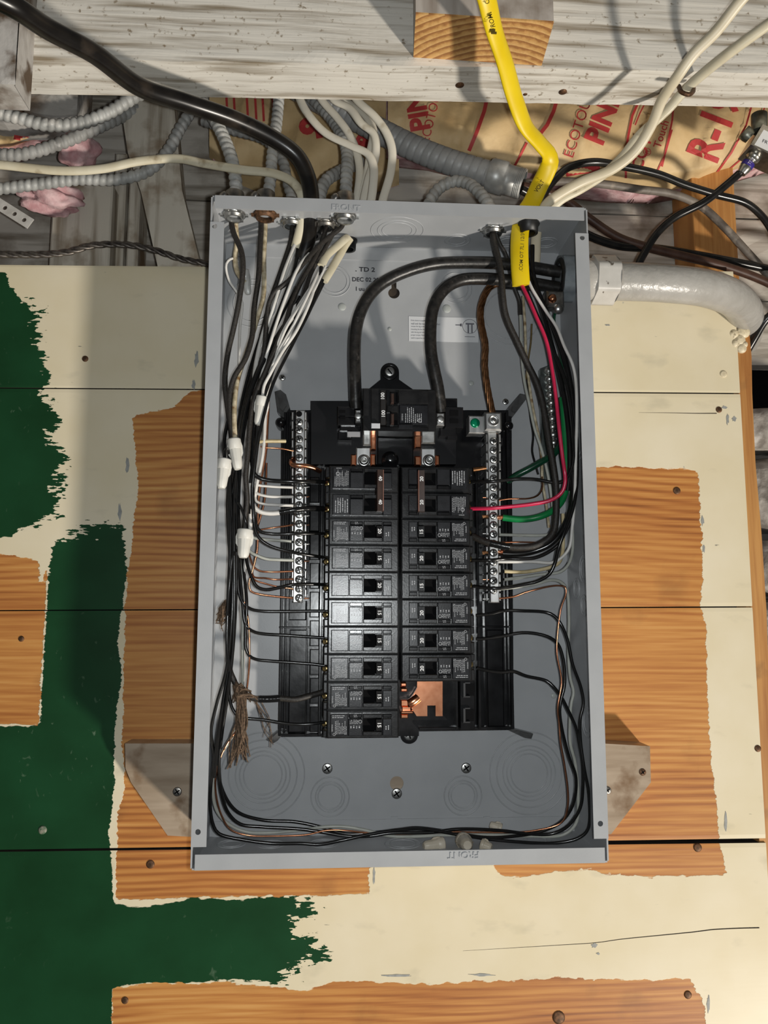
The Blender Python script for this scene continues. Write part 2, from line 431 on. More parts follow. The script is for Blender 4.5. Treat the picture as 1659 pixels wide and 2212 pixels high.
# batten of raw wood closing the boards' right ends
mb = MB()
L_ = [(1606, 690), (1608, 770), (1613, 850), (1622, 1000), (1630, 1150), (1636, 1320), (1641, 1500), (1648, 1700), (1655, 1850), (1662, 2000), (1672, 2300), (1690, 2880)]
pl = [U(x-4, y, BD-.002) for x, y in L_]; pr = [U(x+(27 if y < 1400 else 30), y, BD-.002) for x, y in [(1581, 690), (1582, 770), (1586, 850), (1600, 1000), (1608, 1150), (1614, 1320), (1624, 1500), (1630, 1700), (1638, 1850), (1645, 2000), (1655, 2300), (1670, 2880)]]
v = []
for a in pl: v += [(.386, a[1], a[2]), (.386, a[1]+.03, a[2])]
xr = [.4075+.0015*math.sin(i*1.7) for i in range(len(pl))]
for k, a in enumerate(pl): v += [(xr[k], a[1], a[2]), (xr[k], a[1]+.03, a[2])]
n = len(pl); fs = []
for i in range(n-1):
    a, c, d, e = 2*i, 2*i+2, 2*n+2*i, 2*n+2*i+2
    fs += [(a, c, e, d), (a+1, d+1, e+1, c+1), (d, e, e+1, d+1), (a, a+1, c+1, c)]
fs += [(0, 2*n, 2*n+1, 1), (2*n-2, 2*n-1, 4*n-1, 4*n-2)]
mb.add(v, fs).build('trim_1', wood_raw_v, kind='structure')
# paint lump at the top of the batten
lumpy = mat('cream_paint_drip', (.62, .53, .36), (.78, .68, .48), 300, rough=.45, bump=.0006, dirt=(.25, .2, .12), dscale=200)
mb = MB()
for (x, y, r) in ((1606, 716, .008), (1598, 735, .007), (1602, 752, .006), (1589, 742, .0055), (1608, 744, .004), (1585, 722, .006)):
    c = U(x, y, BD-.001)
    mb.lathe(c, (0, -1, 0), [(r*.98, -.002), (r, 0), (r*.8, .0016), (r*.4, .0026), (r*.05, .0029)], 14)
mb.build('paint_lump', lumpy, label='lumpy dried cream paint on top end of the raw batten', cat='paint lump')

# scuffs through the cream paint, and the long crack at lower right
scuff_m = mat('grey_undercoat', (.26, .265, .25), (.36, .365, .345), 200, rough=.6)
for (x, y, w_, h_) in ((275, 1005, 9, 44), (258, 1105, 10, 46), (424, 775, 11, 40), (418, 830, 9, 26), (1518, 1125, 7, 26), (1520, 1185, 7, 24), (1042, 2106, 60, 7), (862, 2108, 76, 8), (1284, 2043, 16, 13), (1292, 2060, 9, 6), (1568, 1775, 7, 44), (808, 1892, 7, 40), (1530, 2170, 7, 50), (1565, 880, 14, 9), (1572, 905, 7, 28), (1586, 905, 12, 14), (1313, 702, 12, 5)):
    R_ = random.Random(x*7+y)
    poly = [(x+w_/2*math.cos(t)*R_.uniform(.45, 1.15), y+h_/2*math.sin(t)*R_.uniform(.45, 1.1)) for t in np.linspace(0, 2*PI, 15)[:-1]]
    mb = MB(); mb.pprism(poly, BD+.0003, BD-.0005); mb.build('scuff', scuff_m, wall)
mb = MB(); mb.tube(W([(1000, 2054), (1100, 2048), (1200, 2042), (1290, 2036), (1340, 2029), (1430, 2020), (1500, 2013), (1540, 2008), (1600, 2005), (1640, 2004)], BD), .00045, 5, radii=lambda t: .25+t); mb.build('crack', DARKW, wall)
mb = MB(); mb.tube(W([(1380, 891), (1450, 892), (1500, 893), (1548, 893)], BD), .0004, 5, radii=lambda t: .3+t); mb.build('crack', DARKW, wall)

mb = MB(); mb.pbox(700, 600, 1010, 735, -.0025, -.0295); mb.build('keyhole_shade_block', DARKW, wall)  # added block, coloured dark so the keyhole in front looks shaded
# ---- backing cleat behind the box
cleat_m = mat('weathered_cleat', (.30, .225, .155), (.44, .35, .26), 34, (.3, 1, 2.2), rough=.35, bump=.0003, dirt=(.20, .125, .07), dscale=35)
mb = MB()
mb.pprism([(270, 1606), (271, 1660), (283, 1690), (362, 1805), (420, 1808), (1320, 1802), (1406, 1690), (1404, 1612), (1300, 1606)], -.0025, -.0295)
mb.build('wooden_cleat', cleat_m, label='weathered grey wooden cleat with slanted ends sticking out behind the metal box', cat='cleat')

def screw(mb, c, r, axis=(0, -1, 0), proud=.0012, slot=None):
    mb.lathe(c, axis, [(r, 0), (r, proud*.5), (r*.8, proud*.85), (r*.35, proud), (r*.02, proud)], 18)
def screw_obj(px, py, dep, r, m_, label, cat='screw', name='screw', proud=.0012, ang=.6, cross=True, parent=None, group=None):
    c = U(px, py, dep)
    t = None
    mb = MB(); screw(mb, c, r, proud=proud)
    o = mb.build(name, m_, parent, label, None if parent else cat, group)
    s = MB()
    ca, sa = math.cos(ang), math.sin(ang)
    for k in range(2 if cross else 1):
        d = np.array([ca, 0, sa]) if k == 0 else np.array([-sa, 0, ca]); e = np.array([-d[2], 0, d[0]])
        q = []
        for sg, hh in ((-1, -1), (1, -1), (1, 1), (-1, 1)): q.append(c+d*(sg*r*.68)+e*(hh*r*.13)-np.array([0, proud+.00012, 0]))
        s.add(q, [(0, 1, 2, 3)])
    s.build('screw_slot', dark_hole, o)
    return o
screw_obj(383, 1710, -.0025, .0044, steel_dark, 'tarnished screw in the left end of the wooden cleat')
screw_obj(1388, 1668, -.0025, .0035, rust, 'rusty screw near the right tip of the wooden cleat')
screw_obj(1312, 1707, -.0025, .0038, steel_dark, 'dark screw in the cleat beside the right edge of the metal box')
for (x, y, r, lb) in ((184, 775, .0034, 'brown rusty nail head in the cream upper left plank'), (325, 1867, .0042, 'dark knot-like nail in the bare plank below the cleat, left of the box'),
                      (270, 2161, .0034, 'dark nail in the corner of the bottom bare wood patch'), (1462, 1060, .0042, 'nail sunk in the bare wood right of the box'),
                      (1507, 1831, .0045, 'split nail in the bare plank below the lower right gap'), (1207, 2198, .0065, 'burnt dark nail hole in the bottom plank'),
                      (1486, 2149, .004, 'dark nail at the right end of the bottom bare patch'), (92, 1793, .0042, 'painted-over screw head in the green plank'),
                      (1563, 808, .0042, 'painted-over nail in the cream plank near the right batten'), (1553, 885, .0036, 'chipped nail head in the cream plank under the upper right seam'),
                      (46, 1380, .003, 'small rusty nail in the left bare wood patch'), (1637, 1617, .0036, 'bent rusty nail in the raw batten')):
    mb = MB(); c = U(x, y, BD+.0002)
    mb.lathe(c, (0, -1, 0), [(r, -.002), (r*.98, .0003), (r*.7, .0008), (r*.2, .0009)], 14)
    mb.build('nail', rust if 'green' not in lb and 'painted' not in lb else (mat('chipped_paint', (.3, .28, .22), (.05, .12, .06), 400, rough=.6) if 'green' in lb else lumpy), label=lb, cat='nail')

# ---- stone wall seen past the right end of the boards
stone_m = mat('rough_stone', (.17, .15, .13), (.42, .39, .35), 55, rough=.85, bump=.004, dirt=(.62, .60, .57), dscale=30, dlo=.58, dhi=.7)
wr = empty('wall_right', (.52, .10, Z0-.6), kind='structure')
mb = MB(); mb.box(.402, .75, .13, .16, Z0-.6, Z0+.165); mb.build('mortar', mat('lime_mortar', (.10, .09, .08), (.2, .18, .16), 60, rough=.9), wr)
zz = Z0+.16
for i, h in enumerate((.055, .10, .075, .12, .09, .10, .085, .10)):
    for k, (xa, xb) in enumerate(((.405+.01*(i % 3), .56+.03*(i % 2)), (.565+.03*(i % 2), .74))):
        me = bmesh.new(); bmesh.ops.create_icosphere(me, subdivisions=4, radius=1)
        V = np.array([v_.co for v_ in me.verts]); Fs = [[v_.index for v_ in f.verts] for f in me.faces]; me.free()
        V = np.sign(V)*np.abs(V)**.45
        nzv = sum(np.sin(V@rng.normal(0, 3.2+1.5*j, 3)+rng.uniform(0, 6))*(.05/(1+j)) for j in range(5))
        V = V*(1+nzv[:, None])
        V = V*np.array([(xb-xa)/2, .045, h/2-.003])+np.array([(xa+xb)/2, .115, zz-h/2])
        MB().add(V, Fs, True).build('stone', stone_m, wr)
    zz -= h
mb = MB(); mb.box(.395, .75, .17, .19, Z0+.12, Z0+.30); mb.build('cavity_shade_sheet', dark_hole, wr)  # black sheet painted as the shade in the gap beside the batten

# ================================================================ THE METAL BOX
HW, HH, DP = .181, .30366, .0945
def letters3d(mb, s, c, h, ang, t, bold=0., wide=1.):
    V, Fc = text2d(s, bold); ca, sa = math.cos(ang), math.sin(ang)
    x = V[:, 0]*h*wide; z = V[:, 1]*h
    base = np.stack([c[0]+x*ca-z*sa, np.full(len(x), c[1]), c[2]+x*sa+z*ca], 1)
    fr = base-np.array([0, t, 0]); n = len(base)
    cnt = {}
    for f in Fc:
        for i in range(len(f)):
            e = (f[i], f[(i+1) % len(f)]); cnt[e] = 1
    sides = [(a, a+n, b_+n, b_) for (a, b_) in cnt if (b_, a) not in cnt]
    return mb.add(np.concatenate([fr, base]), [list(f) for f in Fc]+sides)
def circle(px, py, dep, r, n=20):
    c = U(px, py, dep); return [(c[0]+r*math.cos(2*PI*k/n), c[2]+r*math.sin(2*PI*k/n)) for k in range(n)]
def plate_with_holes(outer, holes, ya, yb):
    from mathutils.geometry import delaunay_2d_cdt
    vs_ = [Vector(p) for p in outer]; fc = [list(range(len(outer)))]
    for h in holes:
        s = len(vs_); vs_ += [Vector(p) for p in h]; fc.append(list(range(s, s+len(h)))[::-1])
    r = delaunay_2d_cdt(vs_, [], fc, 0, 1e-7)
    V, Fs = r[0], r[2]
    def inh(p):
        for h in holes:
            if sd_poly(np.array([p]), np.array(h))[0] > 0: return True
        return sd_poly(np.array([p]), np.array(outer))[0] < 0
    keep = []
    for f in Fs:
        c = sum((V[i] for i in f), Vector((0, 0)))/len(f)
        if not inh((c.x, c.y)): keep.append(list(f))
    n = len(V); v = [(p.x, ya, p.y) for p in V]+[(p.x, yb, p.y) for p in V]
    cnt = set()
    for f in keep:
        for i in range(len(f)): cnt.add((f[i], f[(i+1) % len(f)]))
    sides = [(a, a+n, c+n, c) for (a, c) in cnt if (c, a) not in cnt]
    mb = MB(); mb.add(v, keep+[[i+n for i in f[::-1]] for f in keep]+sides); return mb
box = empty('metal_box', (0, .001, Z0-HH), 'grey painted steel load centre box with its cover removed, screwed to the boards', 'electrical box')
# back plate with its real openings
key = lambda px, py, r: circle(px, py, 0, r, 18)
kc = U(851, 631, 0)
khole = [(kc[0]+.0062*math.cos(t), kc[2]-.001+.0062*math.sin(t)) for t in np.linspace(math.radians(115), math.radians(425), 16)]+[(kc[0]+.0027, kc[2]+.0105), (kc[0]+.0016, kc[2]+.0125), (kc[0]-.0016, kc[2]+.0125), (kc[0]-.0027, kc[2]+.0105)]
holes = [khole, key(857, 1692, .0068)]
outer = [(-HW, Z0-HH), (HW, Z0-HH), (HW, Z0+HH), (-HW, Z0+HH)]
plate_with_holes(outer, holes, 0, .0014).build('back_panel', grey_paint, box)
# sides
for sg in (-1, 1):
    mb = MB(); mb.box(sg*HW, sg*(HW-.0014), 0, -DP, Z0-HH+.0012, Z0+HH-.0012)
    o = mb.build('side_wall', grey_paint, box)
    if sg < 0: za = U(470, 480.5, DP)[2]; zb = U(430, 1829, DP)[2]; hp = ((464, 490), (428, 1796.5))
    else: za = U(1255, 505, DP)[2]; zb = U(1295, 1811, DP)[2]; hp = ((1257, 515), (1296, 1778.5))
    xs = sorted((sg*HW, sg*(HW-.0130)))
    pl_ = plate_with_holes([(xs[0], zb), (xs[1], zb), (xs[1], za), (xs[0], za)], [circle(x, y, DP, .0024, 14) for x, y in hp], -DP-.0012, -DP)
    pl_.build('side_flange', grey_paint, box)
    # side knockouts
    for (zk, yk, rk) in (((-.045, -.055, .014), (-.063, -.03, .010), (-.08, -.052, .010), (.08, -.05, .016), (-.19, -.05, .014)) if sg > 0 else ((.12, -.05, .014), (-.1, -.05, .014))):
        k = MB()
        for q in (1., .68): k.torus((sg*(HW-.0014), yk, Z0+zk), rk*q, .0007, 30, 6, axis=(1, 0, 0))
        k.build('knockout', grey_paint, o)
for sg in (1, -1):
    mb = MB(); mb.box(-HW+.0014, HW-.0014, .0004, -DP-.0004, Z0+sg*HH, Z0+sg*(HH-.0014))
    mb.box(-HW+.0050, HW-.0050, 0, -.0011, Z0+sg*HH, Z0+sg*(HH-.0155))
    o = mb.build('end_wall', grey_paint, box)
    mb = MB(); mb.box(-.1772, .1772, -DP-.0002, -DP-.0016, Z0+sg*HH, Z0+sg*(HH-.0128))
    mb.build('rim', grey_paint, box)
    mb = MB()
    if sg > 0: letters3d(mb, 'FRONT', U(748, 449, DP+.0016), .0056, math.radians(-1.2), .0006, .02, 1.12)
    else: letters3d(mb, 'FRONT', U(1001, 1848, DP+.0016), .0056, PI, .0006, .02, 1.12)
    mb.build('embossed_lettering', grey_paint, box)
    def on_wall(px, py):
        d = fw+rt*(px-829.5)/F-up*(py-1106)/F; z = Z0+sg*(HH-.0014); return CAM+d*((z-CAM[2])/d[2])
    ks = ((858, 497, (.027, .020, .0155)), (987, 519, (.0135, .009)), (1096, 522, (.0115, .0075)), (1180, 524, (.0115, .0075)), (800, 540, (.005,))) if sg > 0 else \
         ((500, 1823, (.013, .009)), (585, 1824, (.013, .009)), (700, 1822, (.014, .010)), (870, 1822, (.017, .012)), (1160, 1814, (.013, .009)))
    for (x, y, rs) in ks:
        k = MB(); c = on_wall(x, y)
        for r in rs: k.torus(c, r, .0006, 36, 6, axis=(0, 0, 1))
        k.build('knockout', grey_paint, o)
bp_ = next(o for o in bpy.data.objects if o.name.startswith('back_panel'))
for (x, y, rs) in ((567.8, 1674, (.0407, .0333, .0266, .0226, .0187)), (1143, 1670, (.0400, .0330, .0265, .0226, .0187)), (713, 1721, (.0187, .0142, .0118)), (1000, 1718.6, (.0187, .0142, .0118)),
                   (723.5, 607.6, (.0165, .0130)), (985, 622, (.0170, .0130)), (1100, 680, (.0330, .0270)), (545, 655, (.020, .026))):
    k = MB(); c = U(x, y, 0)
    for i, r in enumerate(rs): k.torus((c[0], 0, c[2]), r, .0006, 56, 6)
    k.build('knockout', grey_paint, bp_)
# stamped blind dimples and small plugs on the back plate
for (x, y, r) in ((739, 663, .0042), (965, 667, .0046), (842, 711, .0021), (1018, 828, .0030), (1196, 1503, .0028)):
    k = MB(); c = U(x, y, 0); k.lathe((c[0], 0, c[2]), (0, -1, 0), [(r, 0), (r, .0002), (r*.9, .0006), (r*.2, .0007)], 20); k.build('dimple', mat('pale_plug', (.40, .42, .40), rough=.4), bp_)
for (x, y) in ((852, 1769), (1052, 1769), (661, 1770)):
    k = MB(); k.pbox(x-7, y-5, x+7, y+4, .0012, 0); k.build('tab', grey_paint, bp_)
# stamp and sticker
mb = MB(); letters(mb, '. TD 2', U(789, 582, .0003), .0052, 0, wide=1.15, bold=.02); letters(mb, 'DEC 02 20', U(790, 604, .0003), .0048, 0, wide=1.0, bold=.02); letters(mb, 'I uu', U(778, 624, .0003), .0046, 0, bold=.02)
mb.build('ink_stamp', black_ink, bp_)
mb = MB(); mb.pbox(883, 685, 1033, 738, .0004, 0)
stk = mb.build('paper_label', mat('white_paper', (.62, .63, .64), rough=.5), box)
mb = MB()
for i, s_ in enumerate(('If this device is supplied on a solid', 'wall and the box is to be installed', 'torque the lug screw prior to', 'mounting the box for proper contact', 'with the lug and wiring diagram for', 'proper torque. Notch may be', 'used to space box away from the wall')):
    V, Fc = text2d(s_); wd = (V[:, 0].max()-V[:, 0].min())*.0022
    c = U(888, 692.5+i*6.3, .00055)
    letters(mb, s_, (c[0]+wd*.36+.0, c[1], c[2]), .0022, 0, wide=.72)
cc = U(1015, 705, .00055); mb.torus((cc[0], -.0004, cc[2]), .0078, .00025, 30, 4)
for q in ((1006, 698, 1024, 701), (1010, 701, 1013, 719), (1018, 701, 1021, 719), (984, 701, 996, 703), (994, 699, 998, 705), (1004, 727, 1026, 728)): mb.pbox(*q, .0006, .0004)
mb.build('label_print', mat('grey_ink', (.14, .14, .16), rough=.6), stk)
# screws that hold the box and the small ones on its back plate
for (x, y, r, lb) in ((707, 1660, .0052, 'zinc cross-head screw in box back, lower left of the breakers'), (1007, 1659, .0052, 'zinc cross-head screw in box back, lower right of the breakers'),
                      (857, 1714, .0052, 'zinc cross-head screw just under the round hole in box back'), (610, 816, .0034, 'small bright screw in box back left of the bus base'),
                      (1092, 868, .0034, 'small bright screw in box back right of the copper neutral'), (1186, 1237, .0034, 'small screw in box back behind the right neutral wires')):
    screw_obj(x, y, .0001, r, steel, lb)

# ================================================================ BUS BASE, NEUTRAL BARS, BREAKERS
black_pl = mat('black_plastic', (.006, .006, .0065), (.010, .010, .011), 60, rough=.14, spec=.45, rough2=.26, bump=.00012, bscale=60)
black_mt = mat('black_breaker_case', (.008, .008, .0085), (.014, .014, .0145), 90, rough=.20, spec=.45, rough2=.30, bump=.00005, bscale=700)
black_lbl = mat('black_breaker_label', (.010, .0105, .012), (.016, .0165, .019), 120, rough=.25, spec=.45, bump=.00004, bscale=900)
bronze = mat('dark_brown_handle', (.035, .021, .017), (.055, .033, .026), 80, rough=.3)
alu = mat('aluminium', (.52, .52, .51), (.66, .66, .65), 180, (1, 1, .2), rough=.33, metal=1, rough2=.45)
brass = mat('brass_screw', (.55, .40, .16), (.72, .55, .27), 300, rough=.3, metal=1)
green_screw_m = mat('green_screw', (.0, .16, .07), (.0, .24, .11), 200, rough=.2, metal=.3)
clear_pl = mat('smoky_plastic', (.05, .05, .05), (.09, .09, .09), 100, rough=.25)
bus = empty('bus_base', (0, 0, Z0-.205), 'black plastic bus base carrying breakers and neutral bars inside the box', 'bus base')
mb = MB(); mb.pprism([(608, 886), (672, 886), (672, 866), (985, 866), (985, 886), (1105, 886), (1110, 1577), (905, 1580), (905, 1590), (604, 1592)], .016, .003)
mb.build('base_plate', black_pl, bus)
mb = MB(); mb.pprism([(672, 866), (985, 866), (985, 1003), (870, 1003), (672, 1003)], .030, .016); mb.build('upper_shield', mat('matt_black_plastic', (.004, .004, .005), rough=.4, spec=.25), bus)
# ribs and rails that frame the wire troughs
for r in ((607, 890, 613, 1590, .022), (617, 890, 622, 1590, .020), (663, 890, 667, 1590, .024), (690, 1010, 696, 1590, .034), (604, 1353, 700, 1357, .023), (604, 1585, 700, 1590, .023),
          (1099, 890, 1105, 1575, .024), (1090, 890, 1094, 1575, .020), (1046, 940, 1049, 1575, .022), (1030, 1010, 1036, 1575, .032), (1030, 1352, 1108, 1356, .022), (905, 1570, 1108, 1576, .022)):
    mb = MB(); mb.pbox(*r[:4], r[4], .015, .0006); mb.build('rib', black_pl, bus)
for k in range(9):
    mb = MB(); mb.pbox(669, 1030+k*62, 690, 1086+k*62, .026, .014, .001); mb.build('trough_block', black_pl, bus)
for k in range(2):
    mb = MB(); mb.pbox(624, 1075+k*170-(0 if k else 0), 662, 1150+k*170+20, .0205, .014, .001); mb.build('trough_panel', black_pl, bus)
mb = MB(); mb.pbox(624, 1360, 662, 1583, .0205, .014, .001); mb.build('trough_panel', black_pl, bus)
mb = MB(); mb.pbox(1052, 1360, 1088, 1570, .0185, .014, .001); mb.build('trough_panel', black_pl, bus)
# mounting ears
c1 = [(842+20*math.cos(t), 804-20*math.sin(t)) for t in np.linspace(0, PI, 14)]
mb = MB(); mb.pprism([(905, 850)]+[(862, 820)]+c1+[(822, 820), (785, 850)], .012, .002); ear = mb.build('mounting_ear', black_pl, bus)
mb = MB(); c = U(842, 804, .012); mb.torus(c, .0075, .0012, 26, 8); mb.build('ear_rim', black_pl, bus)
screw_obj(842, 803, .012, .0052, steel, None, parent=bus, cross=False, ang=-.9)
c1 = [(884+19*math.cos(t), 1588-19*math.sin(t)) for t in np.linspace(PI, 2*PI, 14)]
mb = MB(); mb.pprism(c1+[(903, 1565), (865, 1565)], .010, .001); mb.build('mounting_ear', black_pl, bus)
screw_obj(884, 1587, .010, .0058, steel, None, parent=bus, cross=True, ang=.3)
# copper bus showing below the right breaker column
mb = MB(); mb.pprism([(902, 1440), (956, 1440), (956, 1547), (941, 1547), (941, 1524), (923, 1524), (923, 1547), (900, 1547), (888, 1528), (884, 1512), (893, 1500), (901, 1486)], .026, .022)
mb.build('copper_bus', copper, bus)
for (x0, y0, x1, y1, d) in ((866, 1475, 878, 1483, .034), (866, 1487, 880, 1494, .036), (866, 1512, 882, 1526, .032), (866, 1536, 893, 1542, .036), (866, 1543, 882, 1552, .034), (868, 1526, 888, 1536, .030)): mb = MB(); mb.pbox(x0, y0, x1, y1, d, .018, .0008); mb.build('copper_stab', copper, bus)
mb = MB(); mb.tube(W([(884, 1520, .030), (893, 1515, .031), (903, 1507, .030)]), .0045, 10); mb.build('copper_stab', copper, bus)
mb = MB(); mb.pbox(985, 1440, 989, 1575, .034, .015); mb.pbox(993, 1440, 1026, 1578, .030, .015, .001); mb.build('hook_rail', black_pl, bus)
for y in (1473, 1528):
    mb = MB(); mb.pbox(1000, y, 1006, y+33, .0325, .029, .0006); mb.pbox(1000, y, 1016, y+4, .0325, .029, .0006); mb.pbox(1000, y+30, 1016, y+34, .0325, .029, .0006); mb.build('hook_slot', mat('grey_black_plastic', (.03, .03, .032), rough=.4), bus)
    mb = MB(); mb.pbox(1007, y+4, 1024, y+30, .0304, .029); mb.build('slot_cavity', dark_hole, bus)
# swing latches at the four corners
for pts, d in (([(594, 846), (606, 842), (618, 852), (626, 880), (612, 902), (600, 890)], .02), ([(1098, 880), (1124, 850), (1139, 853), (1137, 862), (1108, 900), (1098, 898)], .02),
               ([(575, 1598), (606, 1574), (618, 1577), (600, 1600), (590, 1606)], .018), ([(1098, 1577), (1110, 1574), (1152, 1585), (1148, 1596), (1134, 1594)], .018)):
    mb = MB(); mb.pprism(pts, d, d-.012); la = mb.build('latch', clear_pl, bus)
    cx = sum(p[0] for p in pts)/len(pts); cy = sum(p[1] for p in pts)/len(pts)
    mb = MB(); mb.pprism([(cx+(x-cx)*.55, cy+(y-cy)*.6) for x, y in pts], d+.003, d); mb.build('latch_rib', clear_pl, la)
for (x, y) in ((607, 913), (1098, 920)):
    mb = MB(); c = U(x, y, .022); mb.lathe(c, (0, -1, 0), [(.0052, -.016), (.0052, 0), (.0048, .002), (.0034, .004), (.0012, .005), (.0001, .0051)], 18); mb.build('knob', black_pl, bus)
# incoming straps from main breaker to bus
for sx, qs in ((0, ((784, 934, 801, 962, .046, steel), (801, 938, 812, 972, .044, copper), (769, 966, 801, 1006, .040, alu), (758, 981, 769, 1006, .039, copper), (801, 981, 812, 1006, .039, copper))),
               (1, ((910, 934, 940, 958, .046, steel), (896, 940, 910, 968, .044, copper), (909, 968, 941, 1006, .040, alu), (896, 985, 909, 1006, .039, copper), (941, 983, 950, 1006, .039, copper)))):
    for (x0, y0, x1, y1, d, m_) in qs:
        mb = MB(); mb.pbox(x0, y0, x1, y1, d, .028, .0012); mb.build('bus_strap', m_, bus)
    cx = 786 if sx == 0 else 926.5
    mb = MB(); c = U(cx, 995, .040); mb.lathe(c, (0, -1, 0), [(.0062, 0), (.0062, .0009), (.0048, .0011), (.0042, .0012), (.0042, .0040), (.0036, .0046), (.0022, .0046), (.0018, .003), (.0001, .003)], 22); mb.build('strap_bolt', steel, bus)
mb = MB(); c = U(843, 993, .042); mb.lathe(c, (0, -1, 0), [(.0085, -.012), (.0085, 0), (.0055, .002), (.0055, .008), (.003, .009), (.0001, .009)], 20); mb.build('centre_post', black_pl, bus)
mb = MB(); mb.pbox(815, 945, 893, 1004, .036, .028, .001); mb.build('centre_block', black_pl, bus)

# ---- neutral bars
def neutral_bar(x, y0, y1, ys, label, tops=None):
    a = U(x, (y0+y1)/2, .046)
    nb = empty('neutral_bar', (a[0], -.03, U(x, y1, .046)[2]), label, 'neutral bar')
    mb = MB(); mb.pbox(x-10, y0, x+10, y1, .0475, .038, .0008); mb.build('bar', alu, nb)
    for s in (-1, 1):
        for k in range(int((y1-y0)/20)): mb = MB(); mb.pbox(x+s*14-2.2, y0+4+k*20.2, x+s*14+2.2, y0+20+k*20.2, .044, .0165, .0006); mb.build('bar_clip', alu, nb)
    for k in range(5): mb = MB(); mb.pbox(x-20, y0+12+k*(y1-y0-30)/4, x+20, y0+26+k*(y1-y0-30)/4, .037, .0165); mb.build('bar_holder', black_pl, nb)
    for i, y in enumerate(ys):
        c = U(x, y, .0475); s = MB(); screw(s, c, .0036, proud=.0011); o = s.build('terminal_screw', steel, nb)
        s = MB(); an = random.uniform(0, 3); d = np.array([math.cos(an), 0, math.sin(an)]); e = np.array([-d[2], 0, d[0]])
        s.torus(c-np.array([0, .0002, 0]), .0036, .00035, 18, 5)
        q = [c+d*(sg*.0028)+e*(hh*.00055)-np.array([0, .0013, 0]) for sg, hh in ((-1, -1), (1, -1), (1, 1), (-1, 1))]
        q2 = [c+e*(sg*.0022)+d*(hh*.00045)-np.array([0, .00131, 0]) for sg, hh in ((-1, -1), (1, -1), (1, 1), (-1, 1))]
        s.add(q, [(0, 1, 2, 3)]); s.add(q2, [(0, 1, 2, 3)]); s.build('screw_slot', dark_hole, o)
    return nb
nbl = neutral_bar(646, 886, 1302, [912]+[929+19.9*k for k in range(4)]+[1011+20.05*k for k in range(15)], 'left aluminium neutral bar with a column of slotted terminal screws')
mb = MB(); c = U(646, 894, .0477); mb.lathe(c, (0, -1, 0), [(.0030, 0), (.0001, .0001)], 14); mb.build('empty_hole', dark_hole, nbl)
nbr = neutral_bar(1066, 934, 1302, [953+20.1*k for k in range(17)], 'right aluminium neutral bar below the large neutral lug')
mb = MB(); mb.pbox(1047, 890, 1084, 930, .056, .030, .0018); mb.build('lug', alu, nbr)
mb = MB(); c = U(1066, 909, .056); mb.lathe(c, (0, -1, 0), [(.0055, -.001), (.0055, .0012), (.0046, .0014), (.0046, .0006), (.0022, .0006), (.0016, .0014), (.0001, .0014)], 22); mb.build('lug_screw', steel, nbr)
mb = MB(); mb.pbox(1012, 898, 1047, 936, .046, .030, .001); mb.build('bonding_tab', alu, nbr)
mb = MB(); c = U(1026, 914, .046); screw(mb, c, .0048, proud=.002); mb.build('green_bonding_screw', green_screw_m, nbr, 'green bonding screw')

